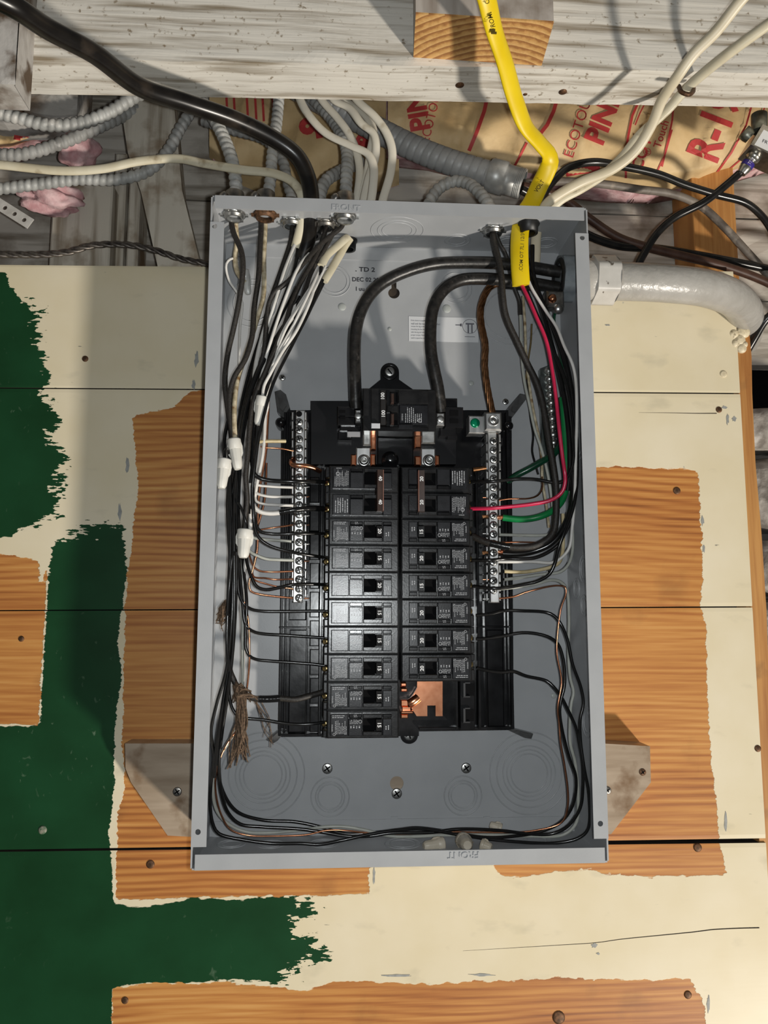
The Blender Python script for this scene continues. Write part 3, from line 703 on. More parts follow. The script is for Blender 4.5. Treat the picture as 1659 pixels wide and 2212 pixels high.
# ---- breaker print
def print_mesh(mb, x0, x1, z0, z1, y, n, seed, base, vertical=True, fill=.8):
    r = random.Random(seed)
    for i in range(n):
        u = x0+(x1-x0)*(i+.5)/n; hw = (x1-x0)/n*.19
        z = z0+ (z1-z0)*r.uniform(0, .12)
        end = z1-(z1-z0)*r.choice((0, .05, .15, .4))
        while z < end:
            l = r.uniform(.0005, .0016); z2 = min(z+l, end)
            q = [(u-hw, z), (u+hw, z), (u+hw, z2), (u-hw, z2)] if vertical else [(z, u-hw), (z2, u-hw), (z2, u+hw), (z, u+hw)]
            mb.add([(base[0]+a, y, base[2]+b_) for a, b_ in q], [(0, 1, 2, 3)]); z = z2+r.uniform(.0003, .0007)
micro_m = mat('label_microprint', (.42, .43, .45), rough=.6)
def pole_parts(root, c, proto_style, handle=True):
    """one breaker pole centred at c=(x,z); outward end towards -x"""
    x, z = c; B = np.array([x, 0, z])
    def bx(name, m_, u0, u1, v0, v1, df, db, bev=.0007):
        mb = MB(); mb.box(x+u0, x+u1, -df, -db, z+v0, z+v1, bev); return mb.build(name, m_, root)
    bx('case', black_mt, -.0312, .0349, -.01255, .01255, .0610, .016, .0011)
    bx('terminal_block', black_mt, -.0349, -.0310, .0020, .0125, .0560, .016, .0008)
    bx('terminal_block', black_mt, -.0349, -.0310, -.0125, -.0060, .0560, .016, .0008)
    bx('terminal_block', black_mt, -.0345, -.0310, -.0062, .0022, .0400, .016, .0008)
    mb = MB(); cc = np.array([x-.0330, -.0410, z-.0018]); screw(mb, cc, .0031, axis=(-.45, -.9, 0), proud=.0022); mb.build('terminal_screw', brass, root)
    lb = bx('label_panel', black_lbl, -.0280, -.0120, -.0098, .0098, .0665, .060)
    bx('window_panel', black_lbl, -.0116, .0012, -.0098, .0056, .0662, .060)
    bx('window_panel', black_pl, -.0112, .0008, .0060, .0096, .0645, .060)
    bx('handle_frame', black_mt, .0016, .0193, .0057, .0098, .0664, .060)
    bx('handle_frame', black_mt, .0016, .0193, -.0098, -.0057, .0664, .060)
    bx('handle_cavity', dark_hole, .0018, .0130, -.0057, .0057, .0615, .060, .0002)
    bx('end_panel', black_lbl, .0197, .0284, -.0098, .0056, .0658, .060)
    bx('end_panel', black_pl, .0199, .0282, .0060, .0096, .0640, .060)
    # moulded print
    mb = MB()
    if proto_style == 0:
        print_mesh(mb, -.0240, -.0128, -.0088, .0042, -.0667, 9, 3, B)
        letters(mb, 'SIEMENS', (x-.0263, -.0667, z-.0025), .0012, PI/2)
        mb.torus((x-.0245, -.0666, z-.0082), .0011, .0002, 16, 4)
        print_mesh(mb, .0060, .0092, -.0272, -.0142, -.0667, 2, 5, B, vertical=False)
    elif proto_style == 1:
        print_mesh(mb, -.0265, -.0128, -.0085, .0075, -.0667, 10, 8, B)
        mb.torus((x-.0232, -.0666, z+.004), .0016, .0003, 18, 4)
        letters(mb, 'SIEMENS', (x-.0222, -.0667, z+.0092), .0010, 0)
    else:
        print_mesh(mb, -.0262, -.0128, -.0085, .0060, -.0667, 6, 9, B)
        mb.torus((x-.0215, -.0666, z+.001), .0012, .0003, 18, 4)
    if proto_style == 0:
        print_mesh(mb, -.0105, -.0025, .0008, .0048, -.0664, 7, 11, B); mb.torus((x-.0008, -.0663, z+.003), .0014, .00025, 18, 4)
        print_mesh(mb, .0065, .0092, -.0068, -.0035, -.0647, 2, 6, B, vertical=False)
        print_mesh(mb, -.0105, -.0002, -.0030, -.0004, -.0664, 4, 12, B)
        print_mesh(mb, .0218, .0262, -.0045, -.0005, -.0660, 2, 13, B)
    mb.build('moulded_print', micro_m, root, kind='stuff')
    if handle:
        hd = MB(); y0, y1 = -.0600, -.0690
        v = [(x+.0128, y0, z-.0054), (x+.0193, y0, z-.0054), (x+.0193, y0, z+.0054), (x+.0128, y0, z+.0054),
             (x+.0138, y1, z-.0050), (x+.0192, y1+.0012, z-.0050), (x+.0192, y1+.0012, z+.0050), (x+.0138, y1, z+.0050)]
        hd.add(v, [(4, 5, 6, 7), (0, 1, 5, 4), (1, 2, 6, 5), (2, 3, 7, 6), (3, 0, 4, 7)]); hd.build('handle', black_mt, root)
def rating(root, base, s, du, dv, y, h=.0035):
    mb = MB(); V, Fc = text2d(s, .03)
    letters(mb, s, (base[0]+du, y, base[2]+dv), h, -PI/2, bold=.025, wide=1.05)
    mb.build('rating_number', white_print, root)
LX, RX = -.03585, .03665
ztop = Z0+.0525; PT = .0254
protoB = None
def place_single(x, z, rot, amps, label, group):
    global protoB
    if protoB is None:
        e = empty('breaker', (x, -.016, z)); pole_parts(e, (x, z), 0); protoB = [c for c in bpy.data.objects if c.parent == e]
    else:
        e = empty('breaker', (x, -.016, z))
        for c in protoB:
            q = c.copy(); COL.objects.link(q); q.parent = e; ORG[q.name] = ORG[e.name]
    tag(e, label, 'circuit breaker', group)
    rating(e, ORG[e.name], amps, .0166, 0, -.0694+.0006)
    if rot: e.rotation_euler = (0, PI, 0)
    return e
ordn = ['first', 'second', 'third', 'fourth', 'fifth', 'sixth', 'seventh', 'eighth', 'ninth', 'tenth']
for i, a in zip(range(2, 10), ('20', '15', '20', '15', '15', '15', '15', '15')):
    lb = f'black single-pole breaker marked {a}, {ordn[i-2]} below the double breaker in left column'
    if i == 9: lb = 'black single-pole breaker marked 15 at the bottom of the left column'
    place_single(LX, ztop-PT*(i+.5), False, a, lb, 'single breakers of the left column')
for i, a in zip(range(2, 8), ('15', '20', '15', '20', '20', '20')):
    lb = f'black single-pole breaker marked {a}, {ordn[i-2]} below the double breaker in right column'
    if i == 7: lb = 'black single-pole breaker marked 20 at the bottom of right column above the bare copper bus'
    place_single(RX, ztop-PT*(i+.5), True, a, lb, 'single breakers of the right column')
def place_double(x, rot, amps, label):
    z = ztop-PT
    e = empty('double_breaker', (x, -.016, z), label, 'circuit breaker')
    for k, st in ((.5, 1), (-.5, 2)): pole_parts(e, (x, z+PT*k), st, handle=False)
    mb = MB(); y0, y1 = -.060, -.0745
    v = [(x+.0122, y0, z-.0200), (x+.0200, y0, z-.0200), (x+.0200, y0, z+.0200), (x+.0122, y0, z+.0200),
         (x+.0140, y1, z-.0195), (x+.0194, y1+.0008, z-.0195), (x+.0194, y1+.0008, z+.0195), (x+.0140, y1, z+.0195)]
    mb.add(v, [(4, 5, 6, 7), (0, 1, 5, 4), (1, 2, 6, 5), (2, 3, 7, 6), (3, 0, 4, 7)]); h = mb.build('handle_tie', bronze, e)
    mb = MB(); mb.box(x+.0192, x+.0199, -.0745, -.060, z-.0195, z+.0195); mb.build('tie_edge', mat('copper_brown_edge', (.20, .09, .06), (.3, .14, .1), 100, rough=.3, metal=.5), e)
    for k in (.44, -.44): rating(e, ORG[e.name], amps, .0168, PT*k, -.0748, .0034)
    if rot: e.rotation_euler = (0, PI, 0)
place_double(LX, False, '40', 'black double-pole breaker with brown tie handle marked 40 topping the left column')
place_double(RX, True, '20', 'black double-pole breaker with brown tie handle marked 20 topping the right column')

# ---- main breaker
mbk = empty('main_breaker', (U(860, 938, .07)[0], -.03, U(860, 938, .07)[2]), 'black main breaker with two handles marked 100 above the breaker columns', 'main breaker')
def mp(name, m_, x0, y0, x1, y1, df, db=.030, bev=.0009, parent=None):
    mb = MB(); mb.pbox(x0, y0, x1, y1, df, db, bev); return mb.build(name, m_, parent or mbk)
mp('case', black_mt, 784, 840, 942, 931, .064)
mp('case_step', black_mt, 801, 840, 926, 928, .0665, .06)
mp('number_strip', mat('brown_black_strip', (.010, .008, .007), rough=.4), 821, 842, 835, 920, .0685, .06)
mp('upper_pole', black_mt, 860, 842, 926, 872, .0700, .06)
mp('pole_divider', black_mt, 836, 875, 860, 890, .0700, .06)
lb = mp('label_panel', black_lbl, 862, 874, 925, 916, .0692, .06)
mb = MB(); B = U(893, 895, .0694)
for i, y in enumerate(range(9)):
    pass
print_mesh(mb, -.0085, .0085, -.0085, .0070, -.0695, 9, 21, np.array([B[0], 0, B[2]]))
letters(mb, 'SIEMENS', (B[0]-.0107, -.0695, B[2]-.003), .0013, PI/2)
mb.torus((B[0]+.006, -.0694, B[2]-.006), .0017, .0003, 18, 4); mb.build('moulded_print', micro_m, lb, kind='stuff')
for (y0, y1) in ((847, 873), (891, 918)):
    mp('handle_cavity', dark_hole, 842, y0, 859, y1, .0672, .06, .0002)
    h = mp('handle', bronze, 844, y0+2, 851, y1-2, .0735, .06, .001)
mb = MB(); letters(mb, '100', U(826.5, 855, .0687), .0036, PI/2, bold=.02); letters(mb, '100', U(828, 893, .0687), .0036, PI/2, bold=.02); mb.build('rating_number', white_print, mbk)
mp('front_lip', black_pl, 801, 921, 926, 931, .0705, .06)
mp('lip_tag', black_lbl, 860, 916, 892, 926, .0715, .06)
lt = mp('specification_tag', mat('pale_tag', (.55, .56, .58), rough=.35), 802, 914, 821, 925, .0712, .06, .0004)
for (x0, y0, x1, y1, d) in ((729, 878, 767, 900, .052), (729, 900, 767, 918, .050), (735, 918, 780, 930, .046), (730, 930, 760, 950, .042), (961, 879, 1001, 924, .052), (959, 860, 988, 880, .044), (950, 924, 986, 942, .044), (965, 936, 988, 950, .04)):
    mp('lug_housing', black_pl, x0, y0, x1, y1, d, .028)
mp('housing_slot', dark_hole, 734, 886, 746, 892, .0525, .05, .0001); mp('housing_slot', dark_hole, 734, 899, 746, 905, .0525, .05, .0001)
mp('housing_slot', dark_hole, 972, 886, 990, 898, .0525, .05, .0001); mp('housing_slot', dark_hole, 972, 905, 990, 914, .0525, .05, .0001)
mp('housing_print', mat('silver_print', (.3, .3, .31), rough=.4), 750, 932, 778, 943, .0445, .042, .0003)
for (x0, y0, x1, y1) in ((768, 885, 780, 912), (943, 892, 960, 919)):
    mp('lug', alu, x0, y0, x1, y1, .0535, .03)
    mb = MB(); c = U((x0+x1)/2, (y0+y1)/2, .0535); screw(mb, c, .0036, proud=.0012); mb.build('lug_screw', steel, mbk)

# ================================================================ WIRES IN THE BOX
wk = mat('black_wire', (.006, .006, .006), (.011, .0105, .010), 120, rough=.2, spec=.5)
wcl = mat('dusty_cloth_wire', (.012, .010, .0085), (.032, .027, .022), 700, rough=.55, bump=.0002)
ww = mat('white_wire', (.60, .58, .54), (.72, .70, .66), 60, rough=.35)
wg = mat('grey_white_wire', (.36, .37, .33), (.46, .47, .42), 60, rough=.38)
wt = mat('tan_wire', (.45, .36, .19), (.60, .50, .30), 90, rough=.45)
wdirty = mat('dirty_cloth_white_wire', (.30, .24, .14), (.62, .54, .38), 160, rough=.6, dirt=(.2, .11, .04), dscale=120)
wr_ = mat('red_wire', (.56, .018, .070), (.66, .03, .09), 60, rough=.28)
wgr = mat('green_wire', (.003, .155, .038), (.006, .20, .055), 60, rough=.3)
wgd = mat('dark_green_tape', (.002, .035, .016), (.005, .060, .026), 80, rough=.28, bump=.0003)
wfeed = mat('black_feeder', (.008, .0075, .007), (.020, .018, .016), 200, rough=.36, bump=.0002, dirt=(.06, .055, .05), dscale=140, dlo=.6, dhi=.75)
wtape = mat('black_tape', (.008, .008, .008), rough=.2, bump=.0004, bscale=250)
oldcu = mat('aged_copper', (.20, .10, .045), (.42, .21, .10), 240, rough=.36, metal=1)
cream_sh = mat('cream_sheath', (.60, .53, .37), (.72, .66, .50), 35, rough=.42, dirt=(.28, .21, .12), dscale=60, dlo=.58, dhi=.75)
cream_nw = mat('pale_sheath', (.66, .62, .52), (.74, .70, .60), 35, rough=.4, dirt=(.4, .34, .24), dscale=60, dlo=.62, dhi=.8)
def wire(label, m_, r, pts, name='wire', cat='wire', group=None, n=8, r2=None, parent=None, step=.0028, **kw):
    mb = MB(); mb.tube(W(pts), r, n, r2=r2, step=step, **kw)
    return mb.build(name, m_, parent, label, None if parent else cat, group)
def onz(px, py, z):
    d = fw+rt*(px-829.5)/F-up*(py-1106)/F; return CAM+d*((z-CAM[2])/d[2])
G1 = 'branch wires of the left bundle'; G2 = 'branch wires on the right side'; G3 = 'wires on the neutral bars'
# --- left feeds
wire('dusty black cloth-covered wire from far-left top connector, taped, to ninth left breaker slot', wcl, .0027,
     [(498, 466, .052), (504, 501, .056), (521, 542, .060), (525, 577, .060), (516, 653, .056), (503, 716, .052), (494, 754, .05), (487, 800, .05), (486, 830, .05), (491, 875, .05), (497, 920, .05), (502, 960, .046), (499, 1010, .045), (494, 1084, .045), (496, 1152, .048),
      (499, 1202, .05), (497, 1300, .052), (493, 1400, .052), (496, 1446, .05), (503.6, 1466, .05), (512, 1483, .05), (529, 1501, .05), (546, 1508, .05), (562, 1510, .05), (605, 1508.5, .05), (637, 1511, .05), (663, 1505, .048), (698, 1495, .043)], group=G1)
wire('short sleeve of black tape on the cloth wire to the ninth left breaker', wtape, .0033, [(561, 1510, .05), (583, 1510, .05), (605, 1508.5, .05)], name='tape_sleeve', cat='tape', n=12)
wire('dusty dark cloth wire from the rusty connector to the upper white wire nut', wcl, .0027, [(564, 478, .05), (564, 489, .05), (561.5, 539, .054), (558, 602, .056), (549, 666, .056), (544, 729, .058), (530, 775, .060), (506, 815, .062), (497, 850, .062), (498, 909, .062), (504, 952, .062)], group=G1)
wire('yellowed old white cloth wire from the rusty connector to the upper white wire nut', wdirty, .0024, [(573, 476, .046), (573, 490, .046), (570, 552, .05), (569, 640, .05), (559, 678, .05), (551, 704, .05), (540, 740, .05), (528, 775, .052), (514, 818, .056), (507.5, 858, .062), (506, 909, .064), (508, 952, .064)], group=G1)
wire('brown stained wire stub beside the far-left cloth wire', wdirty, .0026, [(508, 466, .048), (510, 500, .045), (512, 525, .04), (508, 555, .036), (512, 585, .036), (528, 610, .04)], group=G1)
wire('thin white wire looped by the left wall near the top', ww, .0013, [(514, 566, .034), (506, 559, .036), (497, 560, .038), (489, 570, .038), (489, 585, .036), (496, 608, .034), (513, 633, .03), (523, 653, .028), (519, 704, .024), (517, 759, .022), (516, 800, .022)], group=G1)
feeds = [
 ('thick black wire bending to the upper pole of left double breaker', wk, .0021, [(645, 530, .050), (637, 577, .052), (615, 640, .054), (585, 720, .054), (562, 790, .056), (550, 860, .058), (545, 930, .060), (544, 990, .062), (550, 1024, .062), (561.5, 1033, .060), (583, 1038, .059), (642.5, 1040.5, .058), (680, 1041, .050), (701, 1042, .043)]),
 ('thick white wire re-marked with black tape to lower pole of left double breaker', ww, .0023, [(634, 545, .048), (617, 592, .05), (590, 660, .05), (566, 730, .05), (551, 800, .052), (545, 900, .056), (541, 1000, .058), (541, 1060, .060), (543, 1084, .060), (550, 1096, .060), (561, 1105, .059), (583, 1109, .058), (606, 1107.5, .058)]),
 ('black wire to the 20 breaker just below left double breaker', wk, .0016, [(690, 588, .058), (660, 650, .060), (625, 715, .062), (595, 770, .062), (572, 812, .062), (555, 870, .064), (546, 950, .066), (546, 1050, .066), (549, 1110, .064), (560, 1146, .060), (583, 1153, .058), (642, 1153, .056), (685, 1153, .048), (701, 1153, .043)]),
 ('slim black wire in front of the bundle curving down to the fourth left breaker slot', wk, .0016, [(697, 604, .060), (672, 665, .064), (634, 740, .068), (592, 824, .072), (578, 866, .073), (558, 951, .072), (549, 1018, .070), (545, 1060, .068), (548, 1118, .066), (551, 1143, .064), (560, 1162, .062), (583, 1179, .060), (637, 1194, .056), (672, 1200, .05), (700, 1204, .043)]),
 ('black wire sagging to the fifth left breaker slot', wk, .0016, [(682, 600, .054), (640, 680, .056), (600, 760, .058), (562, 850, .058), (541, 930, .060), (534, 1000, .060), (530, 1080, .056), (529, 1150, .050), (533, 1211, .052), (541, 1241, .054), (555, 1267, .054), (575, 1274, .054), (600, 1270, .054), (634, 1263, .054), (680, 1262, .048), (701, 1263, .043)]),
 ('dark grey wire to the sixth left breaker slot', wk, .0015, [(660, 640, .048), (605, 740, .05), (558, 830, .05), (531, 910, .05), (520, 1000, .05), (515, 1100, .05), (514, 1200, .05), (517, 1285, .05), (528, 1306, .05), (543, 1316, .048), (564, 1320, .046), (612, 1321, .044), (680, 1320, .043), (701, 1320, .043)]),
 ('dark wire to the seventh left breaker slot', wk, .0015, [(648, 640, .044), (600, 730, .046), (552, 830, .046), (527, 920, .046), (517, 1010, .046), (514, 1120, .046), (518, 1230, .048), (525, 1314, .05), (529, 1345, .05), (536, 1357, .05), (552, 1366, .048), (577, 1370, .046), (612, 1372, .044), (672, 1376, .043), (701, 1378, .043)]),
 ('dark wire to the eighth left breaker slot', wk, .0015, [(640, 620, .040), (590, 720, .042), (545, 820, .042), (523, 920, .042), (514, 1020, .042), (516, 1120, .042), (526, 1230, .046), (533, 1300, .05), (530, 1374, .05), (531, 1400, .05), (538, 1416, .05), (552, 1424, .048), (586, 1428, .046), (629, 1431, .044), (680, 1435, .043), (701, 1438, .043)]),
 ('glossy black wire to the bottom left breaker', wk, .0015, [(575, 690, .046), (545, 780, .048), (520, 880, .048), (508, 1000, .05), (504, 1100, .052), (506, 1250, .054), (503, 1380, .054), (495, 1474, .052), (496.7, 1512, .052), (503.6, 1534, .052), (515.6, 1548, .052), (531, 1551.5, .052), (569, 1555, .05), (612, 1562, .048), (646, 1565, .046), (677, 1563.5, .045), (701, 1560, .043)]),
]
for lb, m_, r, pts in feeds: wire(lb, m_, r, pts, group=G1)
wire('black tape sleeve on the white wire to left double breaker', wtape, .0027, [(604, 1107.5, .058), (640, 1101, .058), (672, 1098.5, .052), (699, 1099, .043)], name='tape_sleeve', cat='tape', n=12)
for y in (1041, 1099):
    mb = MB(); mb.rope(W([(697, y, .0445), (708, y+1, .042)]), .0009, .0006, 5, .02); mb.build('bare_wire_end', copper, None, 'bright bare copper strands in the %s terminal of left double breaker' % ('upper' if y < 1060 else 'lower'), 'wire end', kind='stuff')
# more strands of the bundle that drop to the bottom of the box
runs = [
 ('innermost long black wire looping along box bottom to the seventh right breaker slot', wk, .0016, [(655, 640, .058), (600, 722, .06), (560, 790, .06), (530, 880, .06), (516, 980, .058), (512, 1080, .056), (511, 1200, .056), (508, 1330, .056), (500, 1430, .054), (487, 1500, .05), (475, 1580, .046), (469, 1635, .044), (480, 1705, .040), (511, 1752, .036), (566, 1771, .032), (636, 1775, .030), (688, 1785, .030), (747, 1801, .030), (802, 1799, .03), (860, 1792, .03), (900, 1788, .03), (960, 1795, .03), (1051, 1809, .03), (1111, 1806, .03), (1165, 1797, .03), (1211, 1776, .032), (1238, 1737, .036), (1244, 1680, .04), (1229, 1634, .044), (1215, 1580, .046), (1209, 1538, .048), (1212, 1512, .048), (1219, 1483, .048), (1220, 1452, .048), (1215, 1417, .048), (1205, 1391, .048), (1189, 1378, .048), (1160, 1369, .046), (1126, 1367, .044), (1091, 1373, .042), (1040, 1380, .042), (1028, 1380, .042)]),
 ('long black wire hugging the left wall and bottom lip, then up to sixth right slot', wk, .0016, [(485, 995, .084), (487, 972, .080), (493, 972, .070), (495, 1000, .062), (500, 1100, .06), (503, 1230, .06), (500, 1350, .06), (488, 1450, .058), (468, 1520, .056), (456, 1580, .054), (463, 1635, .05), (456, 1691, .05), (454, 1738, .05), (460, 1780, .05), (472, 1800, .05), (525, 1814, .048), (590, 1822, .046), (650, 1822, .046), (690, 1824, .046), (740, 1815, .046), (800, 1802, .044), (860, 1793, .042), (915, 1791, .04), (990, 1803, .04), (1051, 1812, .04), (1111, 1818, .042), (1200, 1821, .044), (1250, 1810, .048), (1270, 1791, .05), (1272, 1716, .052), (1262, 1660, .052), (1254, 1600, .05), (1253, 1555, .05), (1260, 1520, .05), (1255, 1486, .05), (1237, 1435, .05), (1226, 1383, .05), (1212, 1349, .05), (1198, 1331, .048), (1181, 1323, .046), (1126, 1319.5, .044), (1091, 1319, .042), (1062, 1326, .042), (1028, 1329, .042)]),
 ('long black wire, middle of the bottom loops, rising to the lowest right breaker', wk, .0016, [(640, 660, .062), (592, 740, .064), (548, 830, .064), (523, 930, .064), (510, 1030, .062), (506, 1150, .062), (506, 1300, .06), (503, 1400, .058), (492, 1500, .056), (480, 1580, .052), (473, 1649, .048), (480, 1719, .044), (494, 1757, .040), (519, 1780, .038), (566, 1786, .036), (650, 1791, .034), (705, 1799, .034), (747, 1806, .034), (800, 1806, .034), (840, 1800, .034), (930, 1798, .034), (991, 1791, .034), (1081, 1794, .034), (1141, 1801, .034), (1192, 1801, .036), (1226, 1785, .04), (1253, 1746, .044), (1259, 1700, .046), (1258, 1649, .046), (1251, 1606, .046), (1244, 1572, .046), (1229, 1538, .046), (1212, 1505, .046), (1195, 1483, .046), (1181, 1471, .044), (1136, 1460, .042), (1109, 1450, .042), (1083, 1452, .042), (1062, 1450, .042), (1030, 1443, .042)]),
 ('grey-white wire sweeping round the bottom of the box to the right neutral bar', wg, .0016, [(522, 1210, .044), (524, 1320, .044), (524, 1400, .044), (524, 1480, .042), (517, 1560, .04), (491, 1607, .04), (467, 1649, .04), (460, 1705, .04), (469, 1752, .036), (494, 1780, .034), (533, 1797, .032), (580, 1799, .032), (650, 1793, .032), (705, 1786, .033), (746, 1786, .033), (788, 1793, .033), (843, 1806, .033), (885, 1807, .033), (960, 1804, .03), (1050, 1803, .028), (1150, 1806, .028), (1217, 1803, .03), (1244, 1779, .032), (1249, 1730, .034), (1243, 1650, .034), (1232, 1606, .034), (1231, 1563, .034), (1234, 1520, .034), (1239, 1495, .034), (1232, 1465, .034), (1228, 1417, .034), (1229, 1331, .036), (1224, 1273, .04), (1211, 1257, .042), (1191, 1253, .044), (1152, 1263, .045), (1091, 1271, .045), (1076, 1272, .045)]),
 ('long bare copper ground wire looping along box bottom to right neutral bar', copper, .0009, [(528, 1300, .05), (536, 1337, .05), (539, 1383, .05), (539, 1426, .05), (534, 1483, .048), (526, 1530, .046), (514, 1572, .044), (491, 1606, .044), (476, 1637, .044), (466, 1677, .044), (467, 1719, .042), (478, 1760, .04), (497, 1791, .038), (533, 1804, .036), (594, 1806, .036), (663, 1803, .036), (705, 1794, .036), (747, 1794, .036), (788, 1799, .034), (860, 1802, .032), (975, 1797, .032), (1036, 1798, .032), (1150, 1795, .034), (1214, 1776, .038), (1226, 1746, .042), (1227, 1710, .044), (1220, 1655, .046), (1211, 1603, .048), (1208, 1563, .048), (1205, 1529, .05), (1213, 1477, .05), (1212, 1460, .05), (1203, 1409, .05), (1205, 1366, .05), (1212, 1314, .05), (1223, 1281, .05), (1221, 1268, .05), (1207, 1265, .05), (1186, 1267, .05), (1160, 1273, .05), (1135, 1280, .048), (1110, 1289, .046), (1078, 1293, .045)]),
]
for lb, m_, r, pts in runs: wire(lb, m_, r, pts, group='long wires round the bottom of the box')
# hairy cloth wires and filler conductors of the upper left bundle
fill = [
 ('hairy black cloth wire leaving the third top connector', wcl, .0025, [(632, 488, .044), (628, 520, .044), (612, 570, .044), (598, 610, .046), (584, 650, .046), (571, 700, .046), (556, 760, .046), (545, 810, .048), (530, 870, .05), (515, 940, .05), (508, 1000, .05), (505, 1100, .05)]),
 ('dusty dark wire from the fifth top connector crossing the bundle', wcl, .0025, [(743, 474, .05), (738, 490, .052), (716, 508, .055), (690, 530, .06), (655, 570, .066), (620, 610, .068), (592, 632, .068), (580, 660, .066), (576, 700, .064), (570, 760, .062), (552, 830, .06), (548, 900, .06)]),
 ('dusty dark wire from the fourth top connector down to the lower white wire nut', wcl, .0025, [(705, 490, .05), (696, 520, .054), (678, 560, .058), (655, 600, .062), (632, 650, .066), (616, 700, .068), (592, 760, .068), (572, 807, .068), (550, 858, .068), (541, 909, .068), (536, 976, .068), (531, 1030, .068), (534, 1080, .066), (530, 1120, .064), (529, 1143, .064)]),
 ('brown-black twisted cloth wire beneath the bundle', wcl, .0023, [(728, 490, .046), (700, 540, .048), (672, 590, .05), (652, 650, .052), (622, 720, .052), (606, 750, .054), (570, 820, .054), (556, 880, .056), (552, 960, .056), (544, 1040, .054), (536, 1100, .05), (526, 1143, .05)]),
 ('black wire at the right edge of the bundle leaving the twin sheaths', wk, .0020, [(694, 576, .062), (690, 612, .062), (672, 660, .062), (640, 720, .062), (610, 760, .062), (590, 790, .062), (572, 840, .062), (562, 880, .06)]),
 ('second black wire from the twin cream sheaths', wk, .0018, [(698, 612, .058), (684, 640, .06), (658, 690, .062), (624, 742, .064), (596, 785, .064), (578, 835, .064), (560, 890, .064), (552, 960, .062), (540, 1050, .06), (537, 1110, .06)]),
 ('dark wire in the middle of the vertical bundle, left of the wire nuts', wk, .0018, [(560, 780, .05), (535, 850, .054), (522, 930, .056), (512, 1010, .058), (500, 1080, .058), (496, 1150, .056), (500, 1260, .056), (498, 1380, .056), (494, 1440, .054), (480, 1530, .054), (470, 1600, .054), (462, 1680, .054)]),
 ('black wire bowing out at the left of the vertical bundle', wk, .0018, [(497, 890, .05), (486, 940, .052), (484, 975, .056), (493, 1040, .058), (498, 1110, .06), (497, 1200, .06), (493, 1290, .06), (491, 1400, .06), (497, 1450, .058)]),
 ('thin black wire crossing the bundle above the lower wire nut', wk, .0013, [(514, 1085, .066), (522, 1100, .066), (530, 1124, .066), (534, 1143, .064)]),
 ('thin black wire fanning left under the lower wire nut', wk, .0012, [(512, 1187, .062), (503, 1200, .064), (499, 1225, .064), (495, 1270, .064), (490, 1330, .062)]),
]
for lb, m_, r, pts in fill: wire(lb, m_, r, pts, group=G1)
whites = [
 ('uppermost white wire to left neutral bar, level with the double breaker', ww, .0013, [(703, 575, .060), (672, 640, .070), (632, 705, .072), (592, 780, .068), (570, 850, .054), (563, 930, .052), (557, 1000, .052), (549, 1035, .052), (554, 1046, .052), (583, 1050.6, .05), (633, 1053, .046)]),
 ('white wire to left neutral bar, just above the taped white wire', ww, .0014, [(697, 585, .060), (655, 650, .071), (615, 715, .072), (587, 800, .064), (574, 870, .052), (569, 940, .05), (560, 1010, .05), (549, 1050, .05), (553, 1064, .052), (572, 1071, .052), (600, 1073.4, .05), (633, 1073.4, .046)]),
 ('short white wire to left neutral bar with a bare end, touching the taped wire', ww, .0014, [(690, 592, .056), (645, 660, .069), (603, 735, .070), (582, 830, .056), (577, 900, .048), (573, 960, .048), (564, 1020, .048), (551, 1065, .05), (554, 1083, .052), (568, 1088.6, .052), (600, 1091, .05), (633, 1092, .046)]),
 ('tan wire to the left neutral bar near its top', wt, .0018, [(556, 917, .060), (551, 935, .06), (548, 948, .06), (554, 953, .058), (583, 953, .054), (617, 953, .048)]),
 ('grey wire to left neutral bar under the third breaker feed', wg, .0015, [(530, 1140, .05), (545, 1160, .05), (575, 1165, .05), (629, 1169.6, .046)]),
 ('olive grey wire to left neutral bar beside the lower wire nut', wg, .0015, [(526, 1170, .05), (541, 1192, .052), (558, 1201, .052), (575, 1207, .05), (600, 1209, .05), (633, 1210, .046)]),
 ('long cream wire dropping behind the lower wire nut', ww, .0020, [(541, 1100, .05), (540, 1150, .048), (530, 1220, .046), (522, 1290, .044), (524, 1350, .042), (525, 1420, .04), (522, 1480, .04)]),
]
whites += [
 ('white wire in the upper bundle crossing under the dusty dark wire', ww, .0016, [(668, 548, .062), (655, 562, .066), (640, 586, .070), (618, 640, .072), (600, 690, .070), (578, 760, .066), (562, 820, .056)]),
 ('pinkish white wire just left of the twin sheath ends', ww, .0015, [(692, 578, .058), (680, 605, .066), (664, 640, .072), (640, 690, .073), (622, 730, .068), (600, 770, .060)]),
 ('white wire ending in the tipped-up wire nut', ww, .0016, [(686, 598, .060), (668, 655, .073), (640, 715, .074), (610, 760, .072), (585, 805, .072), (570, 835, .071), (567, 860, .070)]),
 ('white wire running beside the cream cable end into the bundle', ww, .0018, [(636, 530, .056), (624, 560, .062), (612, 592, .066), (598, 640, .068), (580, 700, .064), (566, 750, .056)]),
 ('cream wire low in the vertical bundle left of the copper ground', ww, .0016, [(572, 880, .056), (571, 940, .056), (566, 990, .056), (556, 1040, .054), (550, 1080, .05)]),
]
for lb, m_, r, pts in whites: wire(lb, m_, r, pts, group=G3)
mb = MB(); mb.pprism([(620, 672), (640, 655), (634, 690), (618, 712), (606, 716)], .066, .0655); mb.build('paper_tag', mat('paper_scrap', (.6, .58, .54), rough=.6), None, 'scrap of white cable paper caught in the upper left bundle', 'paper scrap')
